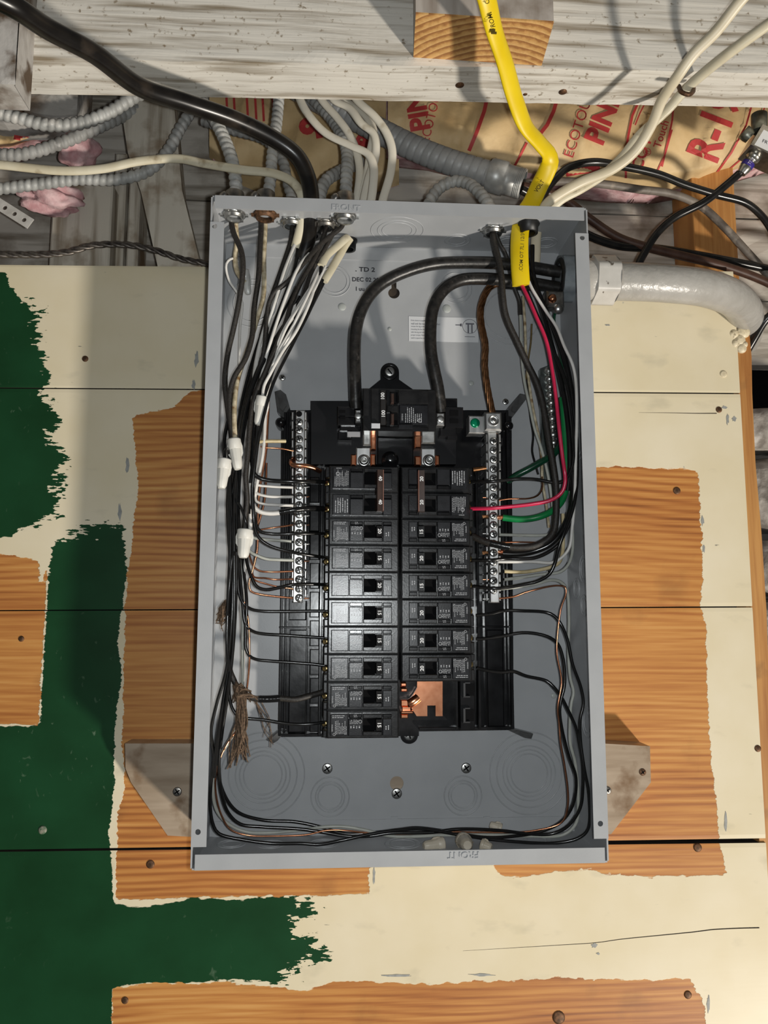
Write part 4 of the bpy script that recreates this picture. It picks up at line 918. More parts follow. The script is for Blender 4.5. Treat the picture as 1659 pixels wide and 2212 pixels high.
cus = [
 ('thin copper wire to left neutral bar just under the tan wire', .0008, [(558, 964, .052), (575, 967, .052), (609, 969.5, .05), (634, 974, .046)]),
 ('thin copper wire rising to left neutral bar between double breaker and third slot', .0008, [(556, 1148, .05), (561.5, 1145, .05), (592, 1140, .05), (633, 1134, .046)]),
 ('copper wire to left neutral bar, upper of the three near its lower end', .0009, [(536, 1190, .046), (540, 1203, .048), (548, 1224, .05), (561, 1233, .05), (583, 1235.5, .05), (633, 1234, .046)]),
 ('copper wire to left neutral bar, middle of the three near its lower end', .0009, [(545, 1235, .046), (548, 1246, .048), (575, 1249, .05), (595, 1252, .05), (633, 1250.6, .046)]),
 ('copper wire to left neutral bar, diving under the fifth breaker feed', .0008, [(545, 1243, .044), (549, 1252, .046), (575, 1261, .046), (598, 1267, .046), (633, 1272, .045)]),
 ('long copper ground wire beside the bundle ending at the lowest left neutral screw', .0010, [(566, 815, .044), (573, 830, .046), (580, 858, .048), (578, 926, .05), (575, 976, .05), (568, 1018, .05), (561, 1059, .05), (557, 1135, .05), (556, 1186, .05), (548, 1224, .05), (538, 1261, .05), (542, 1277, .05), (558, 1283, .05), (592, 1288, .048), (633, 1292, .045)]),
 ('second thin copper ground wire beside the white verticals', .0009, [(576, 1000, .046), (575, 1040, .046), (571, 1085, .046), (562, 1120, .046), (556, 1140, .046)]),
]
for lb, r, pts in cus: wire(lb, copper, r, pts, group=G3)
wire('thick copper jumper crossing the left neutral bar towards the bus', copper, .0023, [(640, 990, .036), (629, 996, .046), (632, 1004, .053), (645, 1006, .054), (660, 1006.5, .053), (676, 1010, .050), (692, 1018, .044)], name='copper_jumper', cat='wire', n=12)
# bare stubs poking out of the neutral bars
for i, y in enumerate((1053, 1074, 1115, 1135, 1176, 1213, 1255, 1293)):
    wire(None, alu if i % 2 == 0 else copper, .0007, [(657, y, .043), (668, y-1, .042)], name='wire_stub', parent=nbl)
for i, y in enumerate((1075, 1153, 1252, 1294)):
    wire(None, alu if i % 2 else copper, .0007, [(1056, y, .043), (1043, y, .042)], name='wire_stub', parent=nbr)
for y in (1115, 1193):
    mb = MB(); mb.rope(W([(1054, y, .043), (1042, y+1, .042)]), .0012, .0008, 6, .03); mb.build('strand_end', oldcu, nbr, kind='stuff')
# --- main feeders and neutral
wire('thick black service cable arching from the right conduit to left main lug', wfeed, .0061, [(1290, 590, .047), (1215, 588, .047), (1150, 578, .048), (1080, 569, .05), (997, 567, .052), (940, 570, .054), (896, 580, .056), (850, 598, .056), (820, 616, .056), (795, 643, .056), (778, 676, .055), (769, 712, .054), (766, 760, .053), (767, 820, .052), (769, 884, .048)], name='service_cable', cat='cable', n=16)
wire('thick black service cable hooking from the right conduit to right main lug', wfeed, .0061, [(1290, 622, .044), (1215, 622, .044), (1150, 612, .046), (1080, 604, .048), (1030, 602, .05), (997, 605, .052), (968, 618, .054), (946, 642, .055), (934, 672, .055), (930, 710, .054), (931, 760, .053), (938, 800, .052), (946, 838, .05), (953, 892, .047)], name='service_cable', cat='cable', n=16)
wire('black insulated start of the stranded copper neutral beside the conduit', wfeed, .0056, [(1270, 618, .030), (1200, 618, .030), (1130, 616, .030), (1085, 612, .030)], name='service_cable', cat='cable', n=14)
mb = MB(); mb.rope(W([(1090, 612, .030), (1072, 613, .030), (1058, 621, .031), (1046, 640, .034), (1038, 672, .037), (1040, 704, .039), (1048, 745, .041), (1047, 790, .042), (1052, 835, .043), (1061, 880, .043), (1066, 905, .043), (1068, 938, .041)]), .0023, .0014, 7, .075, n=7)
mb.tube(W([(1090, 612, .030), (1058, 621, .031), (1046, 640, .034), (1038, 672, .037), (1040, 704, .039), (1048, 745, .041), (1047, 790, .042), (1052, 835, .043), (1061, 880, .043), (1068, 938, .041)]), .0020, 8)
mb.build('copper_neutral', oldcu, None, 'stranded bare copper neutral conductor running down to the large right lug', 'wire')
# --- right side wires
rights = [
 ('bright red wire from the yellow cable to lower pole of right double breaker', wr_, .0019, [(1125, 610, .062), (1130, 622, .064), (1139, 640, .066), (1159, 686, .07), (1180, 737, .073), (1194, 807, .075), (1201, 858, .076), (1208, 926, .076), (1216, 993, .074), (1220, 1020, .074), (1221, 1040, .072), (1216, 1060, .07), (1205, 1072, .068), (1186, 1082, .066), (1152, 1088.6, .062), (1101, 1094.5, .058), (1059, 1098, .054), (1018, 1099, .044)]),
 ('black wire from the yellow cable to upper pole of right double breaker', wk, .0017, [(1128, 606, .058), (1140, 632, .06), (1165, 690, .062), (1196, 757, .064), (1222, 824, .066), (1236, 900, .066), (1240, 976, .066), (1233, 1017, .064), (1217, 1040, .062), (1194, 1042, .06), (1160, 1036, .058), (1131, 1034.6, .058), (1101, 1036, .056), (1059, 1040.5, .054), (1018, 1041, .044)]),
 ('shiny white wire from the yellow cable hugging the right flange to right neutral bar', ww, .0016, [(1132, 588, .062), (1140, 603, .064), (1149, 623, .066), (1165, 650, .068), (1180, 673, .07), (1202, 706, .072), (1219, 748, .074), (1236, 785, .074), (1243, 816, .072), (1246, 892, .07), (1244, 980, .066), (1241, 1080, .06), (1236, 1140, .054), (1230, 1182, .05), (1216, 1202, .048), (1194, 1215, .046), (1152, 1213.5, .046), (1086, 1213.5, .046), (1076, 1213, .045)]),
 ('thick dusty black wire from right top connector, taped at its end, to the 15 breaker', wcl, .0033, [(1064, 500, .05), (1066, 519, .052), (1076, 557, .058), (1083, 597, .062), (1086, 640, .062), (1093, 683, .06), (1119, 742, .058), (1140, 787, .056), (1157, 821, .056), (1169, 858, .056), (1179, 909, .058), (1187, 959, .06), (1196, 1010, .062), (1201, 1050, .062), (1201, 1118, .062), (1196, 1148, .062), (1181, 1167, .062), (1152, 1180, .06), (1118, 1183, .058), (1094, 1181, .056), (1062, 1174, .053), (1042, 1168, .049), (1021, 1158, .044)]),
 ('thick black wire with bare copper end curving into right neutral bar', wk, .0032, [(1236, 1020, .056), (1238, 1060, .056), (1233, 1101, .056), (1222, 1132, .056), (1207, 1157, .056), (1186, 1177, .054), (1152, 1191, .05), (1118, 1196.6, .048), (1086, 1196, .046)]),
 ('black wire to the 20 breaker second below right double breaker', wk, .0017, [(1215, 754, .056), (1232, 820, .058), (1243, 900, .058), (1244, 976, .058), (1240, 1050, .058), (1232, 1101, .058), (1220, 1135, .058), (1212, 1169, .058), (1194, 1187, .056), (1160, 1204, .054), (1126, 1207.6, .052), (1094, 1207, .05), (1059, 1210, .052), (1020, 1210, .044)]),
 ('black wire to the 15 breaker third below right double breaker', wk, .0017, [(1187, 691, .054), (1220, 790, .054), (1240, 880, .054), (1247, 980, .06), (1244, 1067, .062), (1232, 1118, .062), (1218, 1152, .062), (1206, 1186, .06), (1199, 1216, .06), (1186, 1241, .058), (1160, 1256, .056), (1135, 1261.6, .054), (1101, 1268, .053), (1067, 1271, .053), (1022, 1266, .044)]),
 ('bundle-mate black wire pressed against right wall', wk, .0022, [(1151, 602, .046), (1164, 643, .046), (1187, 691, .046), (1215, 750, .046), (1228, 800, .046), (1238, 858, .046), (1244, 942, .046), (1243, 1050, .046), (1234, 1120, .046), (1215, 1160, .046)]),
 ('wide black wire behind the red wire in the right bundle', wk, .0026, [(1145, 560, .05), (1150, 610, .05), (1168, 660, .052), (1185, 720, .054), (1204, 790, .056), (1219, 860, .058), (1229, 940, .058), (1231, 1010, .056), (1226, 1060, .054)]),
 ('black wire between the red wire and the white wire in the right bundle', wk, .0024, [(1150, 530, .056), (1151, 585, .056), (1163, 630, .058), (1184, 680, .060), (1209, 740, .062), (1226, 800, .064), (1237, 870, .064), (1242, 950, .06), (1240, 1040, .054)]),
 ('thick bright green ground wire with copper end in right neutral bar', wgr, .0033, [(1214, 860, .048), (1217, 883, .05), (1220, 926, .05), (1223, 993, .05), (1224, 1040, .05), (1220, 1066, .05), (1212, 1085, .05), (1194, 1103, .05), (1169, 1115, .05), (1143, 1120.7, .048), (1118, 1121.5, .047), (1086, 1118, .046)]),
 ('green-taped thick wire slanting down behind the right neutral bar', wgd, .0034, [(1222, 940, .034), (1209, 964, .034), (1197, 980, .034), (1169, 998, .034), (1143, 1013, .032), (1118, 1026, .028), (1096, 1040, .022)]),
 ('tan wire curving to right neutral bar near its lower end', wt, .0018, [(1216, 1110, .04), (1217, 1160, .042), (1215, 1194, .044), (1207, 1216, .046), (1190, 1225, .046), (1160, 1232, .046), (1127, 1236, .046), (1090, 1234, .046)]),
 ('white wire to right neutral bar below the tan wire', wg, .0015, [(1232, 1060, .044), (1237, 1150, .044), (1236, 1194, .046), (1228, 1219, .048), (1211, 1235, .048), (1169, 1241, .048), (1135, 1246, .047), (1090, 1252, .046)]),
 ('straight grey-white wire to right neutral bar level with the 15 breaker', wg, .0015, [(1204, 1090, .04), (1202, 1130, .042), (1192, 1152, .044), (1177, 1156, .045), (1118, 1156, .046), (1078, 1155, .046)]),
 ('grey-tan wire hanging in front of right side of back plate', wg, .0016, [(1122, 640, .03), (1125, 700, .028), (1127, 770, .028), (1133, 824, .028), (1144, 875, .03), (1155, 926, .03), (1169, 968, .03), (1182, 1018, .03), (1192, 1080, .03), (1197, 1140, .03)]),
 ('tan wire hanging beside the grey wire at right', wdirty, .0015, [(1130, 640, .026), (1134, 700, .025), (1136, 757, .025), (1142, 820, .026), (1150, 875, .026), (1162, 934, .026), (1170, 985, .026), (1172, 1040, .026), (1180, 1090, .026), (1186, 1140, .026)]),
 ('dusty grey cloth wire from right top connector', wcl, .0021, [(1072, 505, .046), (1080, 527, .044), (1092, 548, .042), (1100, 575, .04), (1106, 600, .038), (1113, 625, .034), (1122, 650, .03), (1124, 680, .03)]),
 ('dark thin wire hanging between the tan wires and the right bar', wk, .0010, [(1137, 800, .02), (1146, 900, .02), (1152, 940, .02), (1150, 975, .02), (1156, 1000, .022), (1163, 1025, .022)]),
]
for lb, m_, r, pts in rights: wire(lb, m_, r, pts, group=G2)
for lb, m_, r, pts in (('thin copper wire to right neutral bar under the black breaker feed', copper, .0008, [(1171, 1030, .03), (1171, 1056, .034), (1162, 1070, .038), (1143, 1076.8, .042), (1098, 1077.6, .045), (1078, 1081, .045)]),
                       ('thin copper wire to right neutral bar beneath the taped black wire', copper, .0008, [(1176, 1173, .04), (1160, 1172, .042), (1118, 1171, .044), (1078, 1172, .045)]),
                       ('gold thin bare wire among the right hanging wires', brass, .0008, [(1149, 700, .022), (1147, 740, .022), (1141, 780, .022), (1136, 820, .022)])):
    wire(lb, m_, r, pts, group=G3)
wire('black tape sleeve on the thick dusty wire to the right 15 breaker', wtape, .0036, [(1101, 1182, .057), (1080, 1178, .055), (1059, 1173, .0525)], name='tape_sleeve', cat='tape', n=12)
for y, x0, x1 in ((1118, 1086, 1074), (1193, 1088, 1074)):
    mb = MB(); mb.rope(W([(x0+2, y, .046), (x1, y, .045)]), .0014, .0009, 6, .03); mb.build('bare_wire_end', copper, None, 'bare copper strands of the %s wire at right neutral bar' % ('green' if y < 1150 else 'thick black'), 'wire end', kind='stuff')
mb = MB(); mb.tube(W([(1022, 1015, .046), (1036, 1013, .046)]), .0022, 12); mb.tube(W([(1035, 1013, .046), (1050, 1011, .046)]), .0019, 10)
mb.build('copper_jumper', oldcu, None, 'short sleeved copper jumper between right double breaker and right neutral bar', 'wire')

# --- wire nuts
nut_w = mat('white_wire_nut', (.66, .64, .58), (.74, .72, .66), 80, rough=.42)
nut_t = mat('tan_wire_nut', (.48, .42, .32), (.58, .52, .42), 80, rough=.42)
def nut(label, a, b, r, m_=nut_w):
    A, B = U(*a), U(*b); ax = B-A; Ln = np.linalg.norm(ax); ax /= Ln
    e = empty('wire_nut', tuple(B), label, 'wire nut')
    mb = MB(); mb.lathe(A, ax, [(r*.72, .001), (r*.98, 0), (r*1.02, Ln*.04), (r*1.0, Ln*.33), (r*.93, Ln*.35)], 22, cap=False); mb.build('skirt', m_, e)
    mb = MB(); mb.tube([A+ax*Ln*t for t in (.33, .5, .7, .9, 1.0)], r, 40, step=None, radii=lambda t: .93-.28*t if t < .95 else .5, ring=lambda L, th: 1-.055*(math.cos(10*th) > .35)); mb.build('fluted_grip', m_, e)
    h = np.array([0, -1., 0]); s = np.cross(ax, h); s /= np.linalg.norm(s)
    for sg in (-1, 1):
        v = []
        for t, w_ in ((.12, 1.0), (.26, 1.14), (.5, 1.08), (.6, .85)):
            for y in (-.0007, .0007): v.append(A+ax*Ln*t+s*sg*r*w_+h*y)
        for t in (.12, .6):
            for y in (-.0007, .0007): v.append(A+ax*Ln*t+s*sg*r*.6+h*y)
        mb = MB(); mb.add(v, [(0, 2, 10, 8), (2, 4, 6, 10), (1, 9, 11, 3), (3, 11, 7, 5), (0, 1, 3, 2), (2, 3, 5, 4), (4, 5, 7, 6)]); mb.build('wing', m_, e)
    return e
nut('white wire nut hanging at the left in the bundle, uppermost in front', (505, 949, .066), (514, 1014, .068), .0064)
nut('white wire nut poking out over left flange of the box', (485, 992, .084), (478, 1055, .086), .0064)
nut('white wire nut in the lower bundle at the height of third left breaker', (530, 1144, .070), (525, 1205, .072), .0072)
nut('white wire nut tipped up on the bundle beside the left bus latch', (567, 856, .070), (557, 918, .068), .0056)
nut('small clear-white wire nut by the left wall under the white loop', (528, 584, .038), (537, 636, .034), .0046, mat('cloudy_wire_nut', (.45, .45, .43), (.6, .6, .57), 80, rough=.3))
nut('tan wire nut lying on the bottom wall, left of the two', (958, 1822, .045), (915, 1828, .050), .0062, nut_t)
nut('round-ended tan wire nut on the bottom wall, seen end-on', (1000, 1815, .040), (1010, 1826, .066), .0075, nut_t)
nut('small pale wire nut behind the wires at the lower right of the box', (1083, 1790, .014), (1058, 1781, .012), .0048, nut_t)
nut('pale wire nut stub half hidden behind bottom lip, right of the round tan one', (1040, 1824, .05), (1062, 1832, .055), .0055, nut_t)

# --- frayed cloth braids
fray_m = mat('frayed_braid', (.055, .035, .02), (.16, .10, .06), 500, rough=.85)
def fray(label, starts, ends, mid, nst, r, seed):
    R_ = random.Random(seed); mb = MB()
    for k in range(nst):
        a = R_.choice(starts); b = R_.choice(ends); m_ = R_.choice(mid)
        j = lambda s: R_.gauss(0, s)
        mb.tube(W([(a[0]+j(3), a[1]+j(3), a[2]), (m_[0]+j(4), m_[1]+j(6), m_[2]+j(.002)), ((m_[0]+b[0])/2+j(5), (m_[1]+b[1])/2+j(5), m_[2]+j(.002)), (b[0]+j(5), b[1]+j(7), b[2]+j(.002))]), r, 5, step=.004, radii=lambda t: 1.2-.7*t)
    return mb.build('frayed_braid', fray_m, None, label, 'frayed braid', kind='stuff')
fray('brown frayed cloth braid hanging at the lower left of the wire bundle', [(515, 1484, .052), (524, 1496, .052)], [(496, 1652, .058), (508, 1640, .058), (517, 1628, .06), (538, 1636, .056), (524, 1615, .06)], [(517, 1545, .058), (524, 1560, .058), (522, 1590, .06)], 46, .0011, 4)
fray('knotted brown braid collar where the cloth wire turns to the breaker', [(508, 1480, .052), (520, 1484, .054)], [(536, 1500, .052), (553, 1508, .052), (505, 1508, .05)], [(522, 1492, .054), (512, 1500, .054)], 22, .0012, 5)
fray('small tuft of frayed braid at the left wall by the sixth breaker slot', [(488, 1300, .056), (490, 1312, .056)], [(470, 1340, .058), (478, 1350, .058), (488, 1345, .058)], [(482, 1322, .058)], 22, .0008, 6)
fray('grey fibres dangling onto the lower left latch', [(548, 1510, .05), (556, 1512, .05)], [(578, 1590, .036), (588, 1612, .034), (575, 1580, .036)], [(568, 1545, .045), (580, 1558, .042)], 5, .0004, 8)

# --- fittings on the box walls
def top_fitting(px, py, label, m_in, r=.0115, body=True, m_out=steel_dark, tall=.020, lean=(0, 0)):
    c = onz(px, py, Z0+HH-.0032)
    e = empty('cable_connector', tuple(c), label, 'cable connector')
    mb = MB(); mb.lathe(c, (0, 0, 1), [(r*.62, -.0035), (r*.78, -.0035), (r*.80, -.0008), (r*.86, -.0006), (r, .0002), (r, .0018), (r*.62, .0018), (r*.62, -.0035)], 24, cap=False)
    mb.build('locknut', m_in, e)
    for k in range(6):
        t = 2*PI*k/6; d = np.array([math.cos(t), math.sin(t), 0]); q = c+d*r*1.05
        mb = MB(); mb.box(q[0]-.0016, q[0]+.0016, q[1]-.0016, q[1]+.0016, q[2]-.0006, q[2]+.0018); mb.build('lug_tooth', m_in, e)
    if body:
        t = c+np.array([0, 0, .0035])
        mb = MB(); mb.lathe(t, (lean[0], lean[1], 1), [(r*.95, 0), (r*1.0, .002), (r*.9, .006), (r*.82, .010), (r*.8, tall), (r*.72, tall+.001), (r*.6, tall+.001)], 20, cap=False); mb.build('body', m_out, e)
        mb = MB(); s0 = t+np.array([-r*.8, -r*.5, .013]); mb.lathe(s0, (-.5, -.8, .15), [(.0035, -.004), (.0042, 0), (.0042, .003), (.003, .004), (.0001, .0042)], 14); mb.build('clamp_screw', m_out, e)
    return c
top_fitting(506, 466, 'galvanised armoured-cable connector at the far left of box top', steel)
top_fitting(573, 466, 'rust-stained armoured-cable connector second from left in box top', rust)
top_fitting(630, 483, 'galvanised armoured-cable connector third from left in box top', steel)
top_fitting(703, 487, 'dirty armoured-cable connector fourth from left in box top', steel_dark)
top_fitting(745, 470, 'bright armoured-cable connector fifth from left, under the raised word FRONT', steel)
top_fitting(1065, 500, 'galvanised armoured-cable connector in box top left of the yellow cable', steel)
# plastic bushings for the sheathed cables
rub = mat('black_rubber', (.007, .007, .007), rough=.45)
for (px, py, ra, lb) in ((1142, 486, .0095, 'black plastic bushing gripping the yellow cable in box top'), (752, 522, .0085, 'black plastic bushing with the twin cream cables'), (668, 492, .013, 'black clamp of the heavy cable in box top')):
    c = onz(px, py, Z0+HH-.003)
    mb = MB(); mb.lathe(c, (0, 0, 1), [(ra*.7, -.009), (ra*.95, -.009), (ra*1.0, -.002), (ra*1.15, 0), (ra*1.15, .002), (ra*.7, .002), (ra*.7, -.009)], 24, cap=False); mb.build('bushing', rub, None, lb, 'bushing')
wire('upper cream sheathed cable end leaving the black bushing inside box', cream_sh, .0022, [(752, 512, .03), (746, 516, .034), (728, 532, .040), (706, 552, .046), (694, 574, .052)], name='sheathed_cable', cat='cable', r2=.0042, n=14)
wire('cream sheathed cable inside box, right of its twin', cream_sh, .0022, [(756, 516, .026), (746, 530, .030), (733, 553, .036), (716, 582, .044), (700, 608, .05)], name='sheathed_cable', cat='cable', r2=.0040, n=14)
# service conduit locknut and grounding bushing inside right wall
ca = U(1222, 603, .045)
e = empty('conduit_bushing', (.168, -.045, ca[2]), 'grey metal grounding bushing on the conduit inside right wall', 'bushing')
mb = MB(); mb.tube([(HW-.0014-.0135, -.045, ca[2]), (HW-.0014, -.045, ca[2])], .0225, 48, step=None, ring=lambda L, th: 1+.07*(math.cos(8*th) > .2)); mb.build('collar', mat('die_cast_zinc', (.26, .29, .31), (.34, .37, .39), 120, rough=.3, metal=.35), e)
mb = MB(); mb.lathe((HW-.0155, -.045, ca[2]), (-1, 0, 0), [(.0215, -.001), (.0205, .0012), (.0185, .0016), (.0160, .0016), (.0155, -.004)], 40, cap=False); mb.build('throat', rub, e)
mb = MB(); c = U(1196, 652, .052); mb.box(c[0]-.009, c[0]+.009, -.060, -.046, c[2]-.008, c[2]+.009, .002); mb.build('ground_lug', steel_dark, e)
mb = MB(); c = U(1193, 645, .060); mb.lathe(c, (-.4, -.8, .3), [(.0042, -.002), (.0042, .002), (.003, .0035), (.0001, .0036)], 16); mb.build('lug_screw', copper, e)
mb = MB(); c = U(1207, 668, .058); mb.lathe(c, (0, -.9, -.4), [(.005, -.006), (.005, .001), (.0035, .003), (.0001, .0032)], 16); mb.build('set_screw', steel, e)
wire('thin dark green ground wire dropping from the conduit bushing', wgd, .0014, [(1200, 672, .05), (1197, 690, .05), (1203, 720, .05), (1214, 790, .048), (1218, 860, .048)])
# coiled spare locknut strip (ribbed grounding bar) on the back plate at right
gb = empty('ground_bar', tuple(U(1184, 1010, .0)), 'bright zinc ground bar with a column of screws on right of box back', 'ground bar')
mb = MB(); mb.pprism([(1167, 796), (1185, 789), (1203, 968), (1199, 1012), (1186, 1045), (1174, 1045)], .010, .0005); mb.build('bar', mat('green_grey_zinc', (.20, .23, .22), (.3, .33, .32), 150, rough=.3, metal=.9), gb)
for k in range(11):
    t = k/10; x = 1184+11*t; y = 802+172*t
    c = U(x, y, .010); mb = MB(); mb.lathe(c, (.25, -.9, -.1), [(.0048, -.001), (.0048, .002), (.0036, .0045), (.0015, .0058), (.0001, .006)], 16); mb.build('bar_screw', steel, gb)

# ================================================================ ABOVE THE BOX
def whitewash(name, light, dark, st, sc_=22, bump=.0012, dirt=(.16, .11, .07), dlo=.56, dhi=.72, dsc=16):
    return mat(name, dark, light, sc_, st, rough=.75, bump=bump, detail=9, lo=.30, hi=.52, dirt=dirt, dscale=dsc, dlo=dlo, dhi=dhi)
ww_beam = whitewash('whitewashed_beam', (.76, .72, .64), (.27, .215, .145), (.045, .8, 1.0), 130, dirt=(.26, .20, .13), dlo=.62, dhi=.74, dsc=170)
ww_dark = whitewash('whitewashed_rough_plank', (.54, .50, .44), (.19, .16, .12), (.10, 1, 1.4), 60, dirt=(.15, .115, .08), dlo=.52, dhi=.72)
ww_vert = whitewash('whitewashed_post', (.62, .57, .48), (.25, .20, .14), (1.4, 1, .10), 60, dirt=(.22, .145, .08), dlo=.52, dhi=.68, dsc=22)
# beam across the top
zl = U(44, 124, .10); zr = U(1640, 158, .10)
def zbot(x): return zl[2]+(zr[2]-zl[2])*(x-zl[0])/(zr[0]-zl[0])
def beam_mesh(xa, xb, dep_f, dep_b, zb, ztop_, nx, ny, nzz, amp, seed):
    """block with a slightly uneven hewn surface"""
    R_ = np.random.default_rng(seed); mb = MB()
    ph = R_.uniform(0, 6, 8); fr = R_.uniform(15, 90, 8)
    def dsp(a, b_): return amp*sum(math.sin(a*fr[k]+ph[k]+b_*fr[(k+3) % 8])/(1+.4*k) for k in range(6))/2
    def grid(fn, n1, n2, flip=False):
        v = [fn(i/n1, j/n2) for i in range(n1+1) for j in range(n2+1)]
        f = [(i*(n2+1)+j, (i+1)*(n2+1)+j, (i+1)*(n2+1)+j+1, i*(n2+1)+j+1) for i in range(n1) for j in range(n2)]
        mb.add(v, [q[::-1] for q in f] if flip else f)
    X = lambda t: xa+(xb-xa)*t
    grid(lambda a, b_: (X(a), -dep_f+dsp(X(a), zb(X(a))+b_*.2)*(b_ > 0), zb(X(a))+(ztop_-zb(X(a)))*b_+(dsp(X(a)*1.3, 5) if b_ == 0 else 0)), nx, nzz)
    grid(lambda a, b_: (X(a), -dep_f+(dep_f-dep_b)*b_, zb(X(a))+dsp(X(a)*1.3, 5)), nx, ny, True)
    grid(lambda a, b_: (X(a), -dep_b, zb(X(a))+(ztop_-zb(X(a)))*b_), nx, 1, True)
    grid(lambda a, b_: (X(0), -dep_f+(dep_f-dep_b)*a, zb(X(0))+(ztop_-zb(X(0)))*b_), 1, 1, True)
    grid(lambda a, b_: (X(1), -dep_f+(dep_f-dep_b)*a, zb(X(1))+(ztop_-zb(X(1)))*b_), 1, 1)
    grid(lambda a, b_: (X(a), -dep_f+(dep_f-dep_b)*b_, ztop_), 1, 1)
    return mb
beam_mesh(-1.05, 1.0, .10, .047, zbot, Z0+.74, 250, 6, 30, .0009, 3).build('timber_beam', ww_beam, None, 'long whitewashed timber beam running across above the box', 'beam')
for (x, y, r, lb) in ((993, 184, .0045, 'rusty nail hole in underside of the beam left of the yellow cable'), (1134, 203, .003, 'small nail under the beam touching the yellow cable'), (1216, 199, .0042, 'dark nail under the beam right of the yellow cable')):
    c = onz(x, y, zbot(U(x, y, .08)[0])); mb = MB(); mb.lathe((c[0], c[1], c[2]+.001), (0, 0, -1), [(r, 0), (r, .0012), (r*.5, .0018), (r*.1, .002)], 12); mb.build('nail', rust, None, lb, 'nail')
# sawn stub
endgrain = None
def endgrain_mat():
    m = bpy.data.materials.new('sawn_end_grain'); m.use_nodes = True; nt = m.node_tree; b = nt.nodes['Principled BSDF']; L = nt.links.new
    tc = nd(nt, 'ShaderNodeTexCoord'); mpn = nd(nt, 'ShaderNodeMapping'); L(tc.outputs['Object'], mpn.inputs[0]); mpn.inputs['Location'].default_value = (-.02, -.10, 0)
    wv = nd(nt, 'ShaderNodeTexWave', wave_type='RINGS', rings_direction='Z', wave_profile='SAW'); wv.inputs['Scale'].default_value = 42; wv.inputs['Distortion'].default_value = 2.2; wv.inputs['Detail'].default_value = 4; wv.inputs['Detail Scale'].default_value = .6
    L(mpn.outputs[0], wv.inputs['Vector'])
    nz = nd(nt, 'ShaderNodeTexNoise'); nz.inputs['Scale'].default_value = 160; nz.inputs['Detail'].default_value = 6; L(tc.outputs['Object'], nz.inputs['Vector'])
    ad = nd(nt, 'ShaderNodeMath', operation='ADD'); L(wv.outputs['Fac'], ad.inputs[0]); L(nz.outputs['Fac'], ad.inputs[1])
    rp = nd(nt, 'ShaderNodeValToRGB'); cr = rp.color_ramp; cr.elements[0].position = .35; cr.elements[0].color = (.70, .42, .16, 1); cr.elements[1].position = 1.25/1.6; cr.elements[1].color = (.36, .16, .05, 1)
    e = cr.elements.new(.6); e.color = (.58, .31, .10, 1)
    ml = nd(nt, 'ShaderNodeMath', operation='MULTIPLY'); L(ad.outputs[0], ml.inputs[0]); ml.inputs[1].default_value = .62; L(ml.outputs[0], rp.inputs[0])
    L(rp.outputs[0], b.inputs['Base Color']); b.inputs['Roughness'].default_value = .7
    bp = nd(nt, 'ShaderNodeBump'); bp.inputs['Distance'].default_value = .001; L(nz.outputs['Fac'], bp.inputs['Height']); L(bp.outputs[0], b.inputs['Normal'])
    return m
sa, sb_ = U(893, 124, .1005), U(1170, 142, .1005); fz = .157
fa, fb = U(898, 24, fz), U(1196, 38, fz)
stub = empty('sawn_stub', ((sa[0]+sb_[0])/2, -.128, min(sa[2], sb_[2])), 'sawn-off timber stub with orange end grain fixed to beam face above the box', 'timber stub')
zz_ = Z0+.72
v = [(sa[0], -.1005, sa[2]), (sb_[0], -.1005, sb_[2]), (fb[0], -fz, sb_[2]+.0005), (fa[0], -fz, sa[2])]
v2 = [(a, b_, zz_) for a, b_, c in v]
mb = MB(); mb.add([(a, b_, c+.0015) for a, b_, c in v]+v2, [(0, 4, 5, 1), (1, 5, 6, 2), (2, 6, 7, 3), (3, 7, 4, 0), (4, 7, 6, 5)]); mb.build('shaft', whitewash('whitewashed_stub', (.50, .45, .40), (.25, .2, .16), (1.2, 1, .12), 40), stub)
mb = MB(); mb.add(v+[(a, b_, c+.0015) for a, b_, c in v], [(0, 1, 2, 3), (0, 4, 5, 1), (1, 5, 6, 2), (2, 6, 7, 3), (3, 7, 4, 0)]); mb.build('end_grain', endgrain_mat(), stub)
mb = MB(); c = onz(999, 92, sa[2]-.0002); mb.lathe(c, (0, 0, -1), [(.0045, -.001), (.004, .0002), (.002, .0004), (.0005, .0005)], 9); mb.build('knot', rust, stub)
# rough end of another timber at far left
mb = beam_mesh(U(-420, 100, .13)[0], U(44, 100, .13)[0], .135, .1005, lambda x: U(20, 186, .135)[2], Z0+.70, 26, 8, 40, .0035, 9)
mb.build('rough_post', whitewash('flaking_whitewash', (.55, .52, .48), (.14, .10, .07), (1, 1, .5), 30, bump=.003, dirt=(.12, .08, .05), dlo=.5, dhi=.6, dsc=26), None, 'rough flaking whitewashed timber end at upper left corner', 'timber')

